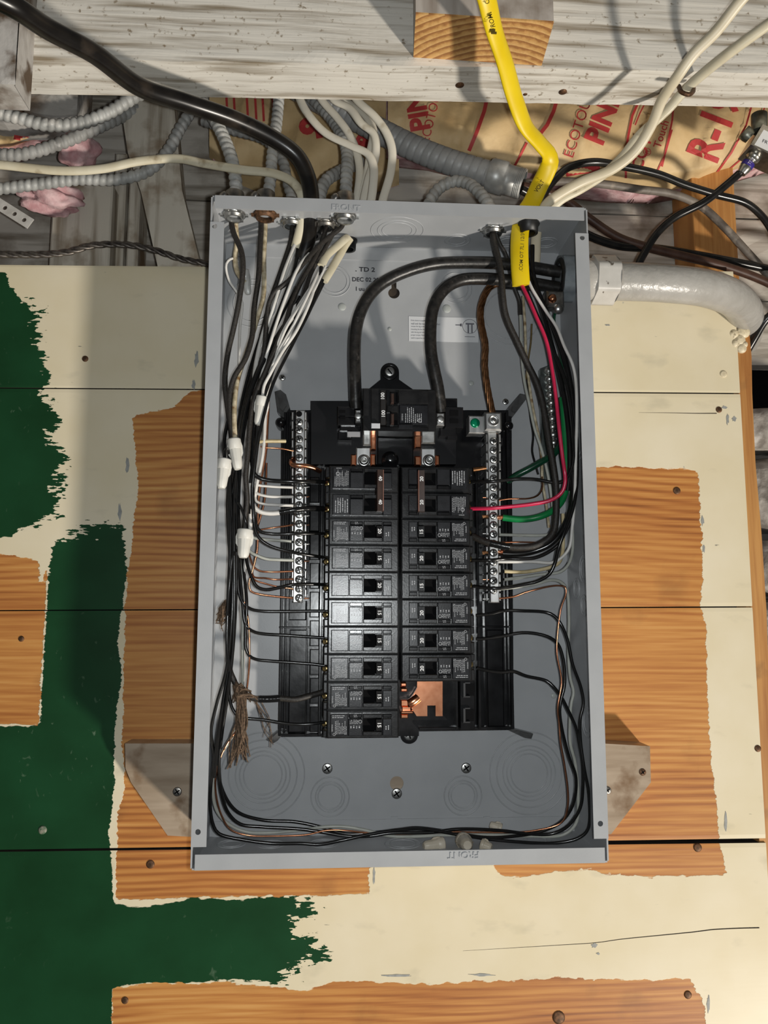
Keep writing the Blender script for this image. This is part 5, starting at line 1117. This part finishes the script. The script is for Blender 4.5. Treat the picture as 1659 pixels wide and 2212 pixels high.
# ---- recess behind: old planks
wu = empty('wall_upper', (0, .15, Z0+.1), kind='structure')
zc = Z0+.228
for i, h in enumerate((.088, .112, .13, .15)):
    mb = beam_mesh(-1.1, 1.0, -.145+.002*(i % 2), -.165, lambda x, z=zc: z+.0015, zc+h-.0015, 60, 2, 6, .0012, 20+i); mb.build('plank', ww_dark, wu); zc += h
mb = MB(); mb.pbox(1497, 300, 1590, 640, -.085, -.14, .001); mb.build('stud', wood_raw_v, wu)
mb = MB(); mb.pbox(108, 395, 238, 640, -.075, -.125, .002); mb.build('post', ww_vert, wu)
mb = MB(); mb.pbox(242, 330, 268, 640, -.10, -.135, .002); mb.build('post', ww_vert, wu)
mb = MB(); mb.pbox(275, 330, 300, 640, -.095, -.135, .002); mb.build('post', ww_vert, wu)
mb = MB(); mb.pprism([(258, 205), (374, 205), (393, 410), (440, 600), (346, 600), (305, 417), (276, 330)], -.048, -.075); mb.build('leaning_plank', ww_vert, None, 'whitewashed plank leaning in the recess left of the box top', 'plank')
mb = beam_mesh(U(-420, 220, -.01)[0], U(166, 220, -.01)[0], -.012, -.06, lambda x: U(60, 246, -.012)[2], Z0+.60, 24, 6, 10, .002, 31); mb.build('ledger_block', whitewash('crusty_whitewash', (.45, .43, .40), (.10, .08, .06), (.6, 1, 1), 40, bump=.003), None, 'crusty whitewashed block under the beam at left', 'timber block')
mb = MB(); c = U(47, 243, -.008); mb.lathe(c, (0, -.5, -.8), [(.0018, -.01), (.0018, .004), (.005, .0045), (.005, .006), (.001, .0065)], 12); mb.build('nail', rust, None, 'rusty nail sticking out of the whitewashed block at left', 'nail')
# perforated strap
mb = MB(); A = U(-20, 430, -.02); Bq = U(66, 484, -.02); d = Bq-A; Ls = np.linalg.norm(d); d /= Ls; nn = np.array([-d[2], 0, d[0]])
st = plate_with_holes([tuple((A+d*Ls*t+nn*w_*.0062)[[0, 2]]) for t, w_ in ((0, -1), (1, -1), (1, 1), (0, 1))], [[tuple((A+d*Ls*t+(d*math.cos(q)+nn*math.sin(q))*.0026)[[0, 2]]) for q in np.linspace(0, 2*PI, 11)[:-1]] for t in (.12, .36, .6, .84)], A[1]-.0008, A[1]+.0008)
st.build('perforated_strap', mat('painted_strap', (.42, .40, .37), (.55, .53, .5), 80, rough=.5), None, 'white perforated metal strap at the left edge below the armoured cables', 'strap')

# ---- insulation
kraft = mat('kraft_paper', (.68, .48, .235), (.80, .59, .32), 16, rough=.6, bump=.0010, bscale=60, dirt=(.50, .33, .15), dscale=26, dlo=.5, dhi=.75)
red_ink = mat('red_print', (.52, .045, .045), (.58, .06, .055), 60, rough=.6)
def sheet(label, x0, x1, top, low, d0, bulge, seed, name='insulation_batt'):
    """hanging kraft face; low(px)->py of the lower edge; returns depth function over pixels"""
    R_ = np.random.default_rng(seed); ks = [(R_.uniform(.008, .05), R_.uniform(.008, .05), R_.uniform(0, 6)) for _ in range(7)]
    def dep(px, py):
        t = (py-top)/max(low(px)-top, 1); t = min(max(t, 0), 1)
        wr = sum(math.sin(px*a+py*b_+c) for a, b_, c in ks)/7
        crease = abs(math.sin(px*.021+py*.013+1.+.8*math.sin(px*.05))) ** .4*.007
        return d0+bulge*math.sin(PI*min(t*.75+.15, 1))+.009*wr-crease-.028*max(0, t-.85)/.15
    nx, ny = 130, 50; v = []
    for i in range(nx+1):
        px = x0+(x1-x0)*i/nx
        for j in range(ny+1):
            py = top+(low(px)-top)*j/ny; v.append(U(px, py, dep(px, py)))
    f = [(i*(ny+1)+j, i*(ny+1)+j+1, (i+1)*(ny+1)+j+1, (i+1)*(ny+1)+j) for i in range(nx) for j in range(ny)]
    n = len(v); bk = [p+np.array([0, .03, 0]) for p in v]
    mb = MB(); mb.add(v, f, True)
    e = empty(name, tuple(U((x0+x1)/2, low((x0+x1)/2), d0)), label, 'insulation')
    mb.build('kraft_facing', kraft, e)
    mb = MB(); bk2 = [p+np.array([0, .0025, 0]) for p in v]
    rim = [i*(ny+1)+ny for i in range(nx+1)]
    mb.add(bk+bk2, [tuple(n+q for q in fc[::-1]) for fc in []]+[(fc[3], fc[2], fc[1], fc[0]) for fc in f]+[(rim[k], rim[k+1], rim[k+1]+n, rim[k]+n) for k in range(nx)], True); mb.build('pink_fibreglass', pink, e)
    return e, dep
pink = mat('pink_fibreglass', (.50, .26, .27), (.72, .50, .50), 70, rough=.95, bump=.003)
def lerp(tab):
    xs = [a for a, _ in tab]; ys = [b_ for _, b_ in tab]; return lambda x: float(np.interp(x, xs, ys))
lowR = lerp([(830, 330), (930, 340), (1010, 360), (1130, 385), (1230, 402), (1330, 412), (1430, 414), (1520, 398), (1600, 370), (1720, 335)])
batR, depR = sheet('brown kraft-faced insulation with red lettering tucked under right half of the beam', 838, 2050, 175, lowR, -.085, .040, 5)
lowL = lerp([(440, 330), (520, 400), (600, 432), (700, 436), (800, 420), (860, 400)])
batL, depL = sheet('brown kraft-faced insulation with red print behind the cables above left of the box', 452, 862, 175, lowL, -.115, .02, 8)
def print_on(bat, dep, items, nm='red_lettering'):
    for it in items:
        mb = MB()
        if it[0] == 'line':
            _, pts, wpx = it; q = []
            pts = np.array(pts, float); P_ = []
            for a, b_ in zip(pts[:-1], pts[1:]):
                k = max(2, int(np.linalg.norm(b_-a)/6)); P_ += [a+(b_-a)*t/k for t in range(k)]
            P_.append(pts[-1]); P_ = np.array(P_); T_ = np.gradient(P_, axis=0); T_ /= np.linalg.norm(T_, axis=1)[:, None]
            for p, t in zip(P_, T_):
                for s in (-.5, .5):
                    a = p+np.array([-t[1], t[0]])*s*wpx; q.append(U(a[0], a[1], dep(a[0], a[1])+.0016))
            mb.add(q, [(2*i, 2*i+1, 2*i+3, 2*i+2) for i in range(len(P_)-1)])
        else:
            _, s, cx, cy, hpx, ang, bold, wide = it
            V, Fc = text2d(s, bold)
            me = bmesh.new(); bv = [me.verts.new((a, b_, 0)) for a, b_ in V]
            for f in Fc:
                try: me.faces.new([bv[i] for i in f])
                except ValueError: pass
            bmesh.ops.triangulate(me, faces=me.faces[:])
            for _ in range(3):
                es = [e_ for e_ in me.edges if e_.calc_length() > .22]
                if es: bmesh.ops.subdivide_edges(me, edges=es, cuts=1); bmesh.ops.triangulate(me, faces=me.faces[:])
            me.verts.index_update(); ca, sa_ = math.cos(ang), math.sin(ang); q = []
            for v_ in me.verts:
                a, b_ = v_.co.x*hpx*wide, v_.co.y*hpx; x = cx+a*ca-b_*sa_; y = cy-(a*sa_+b_*ca); q.append(U(x, y, dep(x, y)+.0016))
            mb.add(q, [[v_.index for v_ in f.verts] for f in me.faces]); me.free()
        mb.build(nm, red_ink, bat)
A70 = math.radians(69)
print_on(batR, depR, [('t', 'R-19', 1543, 272, 76, A70, .03, .80), ('t', 'PINK', 1306, 246, 46, math.radians(68), .04, .95), ('t', 'ECOTOUCH', 1254, 256, 22, math.radians(72), 0, 1.0),
    ('t', 'PINK', 898, 220, 44, math.radians(100), .04, .95), ('t', 'ECOTOUCH', 934, 238, 20, math.radians(76), 0, .9), ('t', 'Touch', 1428, 290, 17, math.radians(72), .01, 1.0), ('t', '®', 1398, 328, 17, A70, 0, 1), ('t', 'COT', 1386, 330, 26, math.radians(72), .02, 1.0),
    ('line', [(1054, 205), (1046, 240), (1030, 285), (1013, 326)], 8), ('line', [(1206, 205), (1196, 240), (1182, 270), (1166, 290)], 8), ('line', [(1138, 308), (1126, 332), (1112, 358)], 5),
    ('line', [(1386, 205), (1366, 250), (1356, 300), (1352, 350), (1352, 385)], 5), ('line', [(1400, 210), (1382, 245), (1372, 270)], 3), ('line', [(1457, 210), (1452, 260), (1442, 310), (1430, 360)], 4),
    ('line', [(1452, 280), (1438, 330), (1418, 375)], 3), ('line', [(1630, 205), (1612, 270), (1580, 330), (1540, 385)], 4), ('line', [(1655, 215), (1636, 300), (1600, 345), (1545, 392)], 3), ('line', [(1690, 290), (1640, 345), (1580, 380)], 3),
    ('line', [(1222, 372), (1255, 366), (1296, 364)], 20)])
print_on(batL, depL, [('line', [(x, 190), (x+2, 225), (x+4, 262)], 5) for x in (488, 504, 532, 550, 566, 588)]+[('t', '9', 674, 278, 60, math.radians(60), .05, 1.0), ('t', 'R', 790, 300, 40, math.radians(70), .05, 1.0), ('line', [(720, 190), (726, 225), (728, 250)], 6)])
ls, dl = sheet('scrap of kraft insulation with red print at left edge between armoured cables', -300, 104, 255, lerp([(-60, 330), (30, 318), (104, 292)]), -.06, .01, 12)
print_on(ls, dl, [('line', [(32, 282), (60, 290), (94, 284)], 15), ('line', [(30, 296), (60, 302)], 10)])
def fluff(label, px, py, dep, rx, rz, seed):
    me = bmesh.new(); bmesh.ops.create_icosphere(me, subdivisions=4, radius=1); V = np.array([v_.co for v_ in me.verts]); Fs = [[v_.index for v_ in f.verts] for f in me.faces]; me.free()
    R_ = np.random.default_rng(seed); V = V*(1+sum(np.sin(V@R_.normal(0, 2.+2*j, 3)+R_.uniform(0, 6))*(.22/(1+j)) for j in range(5)))[:, None]
    MB().add(V*np.array([rx, .018, rz])+U(px, py, dep), Fs, True).build('fibreglass_tuft', pink, None, label, 'insulation')
fluff('pink fibreglass tuft spilling between the armoured cables at upper left', 168, 318, -.055, .020, .020, 2)
fluff('pink fibreglass tuft under the lowest armoured cable at left', 112, 432, -.060, .030, .014, 3)

# ---- armoured cables
galv = mat('galvanised_armour', (.30, .30, .285), (.50, .50, .475), 70, rough=.55, metal=.1, dirt=(.62, .60, .56), dscale=45, dlo=.58, dhi=.66)
galv_d = mat('painted_armour', (.24, .235, .22), (.40, .395, .375), 60, rough=.6, metal=.05, dirt=(.55, .53, .5), dscale=50, dlo=.60, dhi=.68)
def bx_cable(label, pts, r=.0064, m_=galv, pitch=.0074, name='armoured_cable', n=14):
    def ring(L, th):
        q = (L/pitch+th/(2*PI)) % 1.; return 1.03-.24*math.exp(-((q-.5)/.17)**2)
    mb = MB(); mb.tube(W(pts), r, n, step=pitch/6, ring=ring); return mb.build(name, m_, None, label, 'cable')
bx_cable('grey armoured cable hanging in a loop from the beam at far left, topmost', [(330, 190, -.005), (290, 209, .0), (236, 243, .004), (169, 267, .006), (101, 270, .008), (44, 256, .01), (-40, 238, .012), (-420, 215, .02)], .0068)
bx_cable('dirty armoured cable below the topmost loop at far left', [(-420, 345, -.02), (-40, 330, -.02), (0, 334, -.02), (51, 333, -.02), (118, 314, -.024), (186, 287, -.03), (240, 262, -.04), (300, 235, -.055)], .0068, galv_d)
bx_cable('armoured cable sweeping along under the cream cable then up behind the heavy black cable', [(-420, 430, -.015), (-40, 412, -.015), (0, 408, -.015), (84, 398, -.015), (169, 388, -.012), (253, 388, -.01), (321, 368, -.01), (364, 324, -.012), (388, 280, -.015), (415, 236, -.02), (435, 190, -.03)], .0062)
bx_cable('armoured cable dropping from the beam to the far-left box connector', [(405, 175, .0), (429, 209, .01), (462, 256, .025), (486, 304, .034), (503, 354, .04), (510, 405, .042), (508, 428, .044)], .0066)
bx_cable('slim armoured cable hanging straight down to the second box connector', [(604, 175, .005), (602, 216, .012), (597, 270, .02), (592, 310, .026), (588, 337, .03), (584, 388, .036), (578, 432, .04)], .0060)
bx_cable('armoured cable curving behind the heavy black cable to the third box connector', [(440, 262, -.02), (497, 280, -.01), (575, 304, .0), (609, 344, .006), (622, 398, .012), (634, 440, .016)], .0056, galv_d)
bx_cable('short armoured cable arch left of the upright one above box', [(690, 446, .014), (692, 420, .012), (703, 392, .006), (734, 371, -.006), (780, 350, -.03)], .0066, galv_d)
bx_cable('upright armoured cable with bright ribs entering box by the raised word FRONT', [(660, 200, -.03), (690, 228, -.02), (720, 262, -.008), (742, 300, .008), (750, 335, .02), (749, 371, .03), (747, 415, .036), (746, 440, .038)], .0064)
bx_cable('armoured cable arch above box right of centre', [(926, 442, .0), (934, 425, -.002), (951, 405, -.004), (981, 392, -.002), (1012, 397, .006), (1037, 418, .018), (1054, 440, .026), (1062, 458, .030)], .0064)
# large flexible conduit with its connector
fc_ = empty('flexible_conduit', tuple(U(900, 330, -.03)), 'large grey flexible metal conduit slanting down to right behind box', 'conduit')
def ring2(L, th):
    q = (L/.0092+th/(2*PI)) % 1.; return 1.0-.10*(q < .12)-.03*abs(q-.55)
mb = MB(); mb.tube(W([(640, 190, -.05), (700, 222, -.045), (780, 262, -.04), (880, 313, -.034), (960, 346, -.026), (1068, 380, -.016)]), .0142, 22, step=.0011, ring=ring2); mb.build('ribbed_tube', mat('grey_flex', (.36, .36, .35), (.44, .44, .43), 60, rough=.5, metal=.1), fc_)
A = U(1056, 377, -.017); Bq = U(1130, 398, -.010); ax = Bq-A; Ln = np.linalg.norm(ax); ax /= Ln
mb = MB(); mb.lathe(A, ax, [(.0170, 0), (.0185, .003), (.0185, Ln*.48), (.0165, Ln*.5), (.0165, Ln*.56), (.0160, Ln*.58), (.0160, Ln), (.0135, Ln)], 30, cap=False); mb.build('connector', mat('dull_aluminium', (.40, .40, .38), (.52, .52, .50), 140, rough=.4, metal=.3), fc_)
mb = MB()
for k in range(4): mb.torus(A+ax*(Ln*(.82+.045*k)), .0161, .0007, 26, 5, axis=tuple(ax))
mb.build('thread', MT['dull_aluminium'], fc_)
# ---- sheathed cables
wire('heavy black cable sweeping from upper left corner in front of the beam into box top', mat('heavy_black_jacket', (.006, .005, .0045), (.013, .011, .009), 60, rough=.28, dirt=(.04, .03, .022), dscale=30, dlo=.62, dhi=.8), .0082,
     [(-240, -150, .33), (-60, -30, .27), (34, 17, .25), (101, 61, .225), (202, 115, .19), (304, 189, .145), (405, 223, .118), (506, 258, .096), (592, 300, .078), (642, 338, .068), (664, 381, .062), (672, 425, .058), (670, 470, .054), (664, 520, .050), (652, 560, .045)], name='heavy_cable', cat='cable', n=20)
wire('cream sheathed cable crossing at left and diving into box top', cream_sh, .0030, [(-420, 330, .05), (-60, 352, .05), (0, 356, .05), (135, 369, .05), (219, 365, .05), (304, 348, .05), (388, 343, .05), (440, 353, .052), (524, 367, .054), (592, 375, .056), (629, 391, .056), (649, 416, .056), (654, 445, .056), (652, 480, .056), (644, 512, .055), (638, 535, .052)], name='sheathed_cable', cat='cable', r2=.0046, n=14)
NM = 'pale sheathed cables between beam and box'
for lb, pts in (('pale sheathed cable bowing left of its group before entering box', [(640, 180, .02), (646, 209, .022), (663, 243, .028), (703, 287, .036), (761, 316, .045), (795, 333, .05), (807, 360, .052), (806, 402, .052), (800, 445, .052)]),
                ('pale sheathed cable at back of the group, beside the upright armoured cable', [(680, 180, .0), (693, 213, .004), (727, 253, .01), (754, 290, .016), (771, 331, .02), (777, 371, .022), (771, 432, .024), (768, 455, .024)]),
                ('pale sheathed cable kinked in the middle of the group', [(705, 185, .016), (722, 216, .02), (754, 233, .024), (781, 267, .03), (808, 290, .034), (812, 331, .036), (796, 388, .036), (786, 432, .036), (783, 455, .036)]),
                ('thin pale sheathed cable tucked under the rightmost one', [(730, 190, .01), (744, 216, .012), (784, 243, .018), (806, 280, .022), (800, 330, .024), (792, 380, .024), (776, 430, .024), (772, 455, .024)]),
                ('rightmost pale sheathed cable bowing to the right of its group', [(750, 185, .028), (771, 216, .032), (808, 250, .038), (835, 287, .042), (847, 324, .044), (844, 371, .044), (828, 428, .044), (822, 452, .044)])):
    wire(lb, cream_nw, .0026, pts, name='sheathed_cable', cat='cable', group=NM, r2=.0044, n=14)
cream_rt = mat('creamy_sheath', (.62, .54, .38), (.70, .62, .46), 35, rough=.4)
yel = mat('yellow_jacket', (.74, .52, .004), (.80, .58, .010), 40, rough=.38)
yp = [(1000, -230, .25), (1040, -40, .215), (1052, 0, .205), (1067, 63, .185), (1090, 134, .16), (1113, 215, .13), (1136, 273, .108), (1166, 309, .092), (1184, 332, .082), (1188, 350, .076), (1180, 372, .070), (1166, 400, .064), (1148, 438, .058), (1134, 460, .058), (1125, 490, .060), (1122, 526, .064), (1123, 577, .066), (1126, 617, .064)]
ye = empty('yellow_cable', tuple(U(1126, 617, .064)), 'bright yellow sheathed cable coming down in front of the beam into box', 'cable')
mb = MB(); mb.tube(W(yp), .0036, 22, r2=.0090, step=.003, flat_up=(-.1, -1, .05)); mb.build('jacket', yel, ye)
mb = MB()
for s, x, y, d, hh, an in (('ROMEX', 1059, 36, .196, .0042, 104), ('C', 1052, 4, .205, .0042, 104), ('VOLT', 1165, 402, .0665, .0042, 58), ('.COM OT 7L1 12/3', 1127, 545, .071, .0036, 86)):
    letters(mb, s, U(x, y, d+.0044), hh, math.radians(an), bold=.01)
for x, y in ((1064, 64), (1067, 70)): c = U(x, y, .190); mb.box(c[0]-.0024, c[0]+.0024, c[1], c[1]+.001, c[2]-.0009, c[2]+.0009)
mb.build('jacket_print', mat('brown_ink', (.10, .07, .01), rough=.6), ye)
wire('cream sheathed cable slanting from upper right in front of its twin', cream_rt, .0036, [(1800, -200, .24), (1640, -40, .20), (1601, 0, .19), (1546, 69, .17), (1499, 116, .155), (1463, 166, .14), (1430, 216, .12), (1407, 271, .10), (1372, 326, .082), (1324, 365, .07), (1255, 394, .06), (1205, 422, .054), (1180, 442, .05), (1166, 470, .046), (1158, 514, .044), (1157, 552, .042), (1154, 590, .04)], name='sheathed_cable', cat='cable', r2=.0052, n=14)
wire('cream sheathed cable from right edge stapled under the beam', cream_sh, .0036, [(1950, -150, .22), (1720, 10, .17), (1659, 53, .16), (1573, 116, .135), (1518, 160, .11), (1478, 196, .09), (1443, 236, .075), (1382, 292, .062), (1349, 334, .056), (1310, 372, .05), (1255, 408, .044), (1214, 430, .04), (1190, 450, .036)], name='sheathed_cable', cat='cable', r2=.0052, n=14)
mb = MB(); mb.tube(W([(1466, 186, .096), (1474, 200, .106), (1486, 204, .108), (1497, 198, .10), (1498, 186, .092)]), .0022, 8); mb.build('cable_staple', rust, None, 'rusty staple holding the cream cable under the beam at right', 'staple')
bk = mat('coax_jacket', (.007, .0065, .006), (.016, .015, .014), 80, rough=.25)
wire('black coaxial cable arching across the insulation to right edge', bk, .0041, [(1165, 440, .03), (1178, 415, .03), (1200, 386, .03), (1228, 362, .028), (1283, 350, .026), (1349, 360, .024), (1421, 376, .02), (1477, 398, .015), (1546, 420, .01), (1610, 438, .005), (1641, 462, .0), (1665, 495, -.005), (1720, 640, -.03)], name='coaxial_cable', cat='cable', n=12)
wire('black coaxial cable from the crimped connector down behind the grey conduit', bk, .0043, [(1609, 364, .02), (1573, 396, .015), (1520, 437, .008), (1457, 470, .0), (1420, 503, -.005), (1396, 540, -.008), (1378, 575, -.01), (1368, 620, -.012)], name='coaxial_cable', cat='cable', n=12)
wire('dusty grey-brown cable running right in front of the raw stud', mat('dusty_brown_jacket', (.10, .08, .065), (.2, .17, .14), 60, rough=.55, dirt=(.30, .25, .2), dscale=80), .0046, [(1132, 396, -.02), (1220, 392, -.03), (1303, 398, -.036), (1380, 409, -.04), (1457, 420, -.045), (1518, 448, -.05), (1564, 490, -.05), (1610, 540, -.052), (1653, 588, -.055), (1700, 650, -.06), (1960, 900, -.09)], name='brown_cable', cat='cable', n=12)
wire('reddish-brown cable sagging from the flexible conduit along above the grey conduit', mat('red_brown_jacket', (.05, .022, .014), (.09, .045, .03), 60, rough=.4), .0050, [(1128, 402, -.012), (1180, 415, -.02), (1227, 436, -.03), (1273, 472, -.035), (1334, 512, -.04), (1395, 533, -.04), (1487, 556, -.04), (1564, 575, -.04), (1653, 608, -.042), (1710, 640, -.044), (1990, 760, -.06)], name='brown_cable', cat='cable', n=12)
wire('black cable under the reddish-brown one, running to right edge', bk, .0048, [(1126, 410, -.008), (1180, 440, -.02), (1225, 480, -.03), (1273, 509, -.036), (1334, 530, -.04), (1426, 538, -.046), (1518, 553, -.05), (1610, 571, -.052), (1700, 590, -.055), (1990, 660, -.07)], name='black_cable', cat='cable', n=12)
wire('black cable slanting down at the far right under the conduit elbow', bk, .0045, [(1690, 660, -.02), (1655, 690, -.03), (1630, 730, -.045), (1606, 772, -.06), (1585, 810, -.075)], name='black_cable', cat='cable', n=12)
tw = mat('tarnished_strand', (.06, .05, .045), (.16, .14, .12), 200, rough=.4, metal=.6)
mb = MB(); mb.rope(W([(-420, 545, -.02), (-40, 548, -.02), (0, 549, -.02), (87, 550, -.02), (145, 545, -.02), (202, 530, -.02), (275, 529, -.02), (333, 540, -.022), (391, 559, -.024), (448, 570, -.026), (470, 574, -.026)]), .0019, .0019, 3, .034, n=7); mb.build('twisted_wire', tw, None, 'dark twisted bare wire running along above the left boards', 'wire')
# ---- coax connector and splitter at right edge
cs = empty('cable_splitter', tuple(U(1635, 330, .03)), 'metal coaxial splitter with crimped connector and violet band at right edge', 'splitter')
A = U(1606, 368, .022); Bq = U(1634, 330, .028); ax = Bq-A; Ln = np.linalg.norm(ax); ax /= Ln
mb = MB(); mb.lathe(A, ax, [(.0050, -.004), (.0060, 0), (.0066, .002), (.0066, Ln*.45), (.0060, Ln*.47), (.0060, Ln*.62), (.0078, Ln*.64), (.0078, Ln*.98), (.005, Ln)], 18); mb.build('crimp_connector', mat('nickel', (.40, .38, .34), (.55, .53, .48), 200, rough=.3, metal=1), cs)
mb = MB(); mb.lathe(A+ax*Ln*.18, ax, [(.0068, 0), (.0070, .0004), (.0070, Ln*.24), (.0068, Ln*.25)], 18, cap=False); mb.build('violet_band', mat('violet_band', (.035, .02, .22), rough=.4), cs)
mb = MB(); letters(mb, 'TRS', A+ax*Ln*.30+np.array([0, -.0072, 0]), .0036, math.radians(54), bold=.01); mb.build('band_lettering', mat('pale_print', (.55, .5, .6), rough=.6), cs)
mb = MB(); mb.pprism([(1622, 312), (1648, 268), (1720, 300), (1700, 350), (1668, 336)], .040, .012); mb.build('block', MT['nickel'], cs)
mb = MB(); mb.pprism([(1630, 312), (1650, 280), (1712, 310), (1694, 342)], .0404, .040); mb.build('block_label', white_print, cs)
mb = MB(); letters(mb, 'FR', U(1653, 306, .0406), .004, math.radians(-22)); mb.build('label_lettering', black_ink, cs)
for (x, y, x2, y2, r) in ((1615, 292, 1606, 284, .0075), (1640, 276, 1640, 248, .0085)):
    a = U(x, y, .03); b_ = U(x2, y2, .03); mb = MB(); d = (b_-a); l_ = np.linalg.norm(d); mb.lathe(a, d, [(r*.9, -.004), (r, 0), (r, l_), (r*.75, l_), (r*.7, l_-.003), (r*.2, l_-.003)], 16, cap=False); mb.build('port', mat('greened_brass', (.16, .17, .13), (.3, .3, .25), 150, rough=.4, metal=.8), cs)
# ---- service conduit at right
pc = mat('silver_painted_conduit', (.35, .335, .305), (.41, .395, .365), 40, rough=.3, spec=.5, bump=.0009, bscale=130)
cond = empty('service_conduit', (.26, -.045, ca[2]-.02), 'fat silver-painted conduit elbow leaving right side of box', 'conduit')
axz = ca[2]
path = [(HW+.002, -.045, axz), tuple(U(1330, 608, .045)), tuple(U(1400, 610, .045)), tuple(U(1457, 614, .043)), tuple(U(1510, 620, .036)), tuple(U(1550, 630, .024)), tuple(U(1585, 646, .006)), tuple(U(1606, 668, -.018)), tuple(U(1612, 690, -.045)), tuple(U(1612, 712, -.075)), tuple(U(1606, 735, -.12))]
mb = MB(); mb.tube(path, .0192, 32, step=.005); mb.build('pipe', pc, cond)
mb = MB(); mb.tube([(HW+.0195, -.045, axz), (HW+.0425, -.045, axz)], .0258, 48, step=None, ring=lambda L, th: math.cos(PI/6)/math.cos(((th+.3) % (PI/3))-PI/6)); mb.build('hex_nut', mat('chipped_silver_paint', (.50, .48, .44), (.58, .56, .52), 60, rough=.3, dirt=(.12, .10, .08), dscale=90, dlo=.64, dhi=.68), cond)
mb = MB(); mb.lathe((HW+.0008, -.045, axz), (1, 0, 0), [(.0235, 0), (.0245, .002), (.0245, .008), (.0215, .009), (.0215, .019)], 36, cap=False)
mb.build('shoulder', pc, cond)
mb = MB(); mb.lathe((HW+.0425, -.045, axz), (1, 0, 0), [(.0235, 0), (.0215, .002), (.0195, .003)], 36, cap=False); mb.build('ferrule', pc, cond)
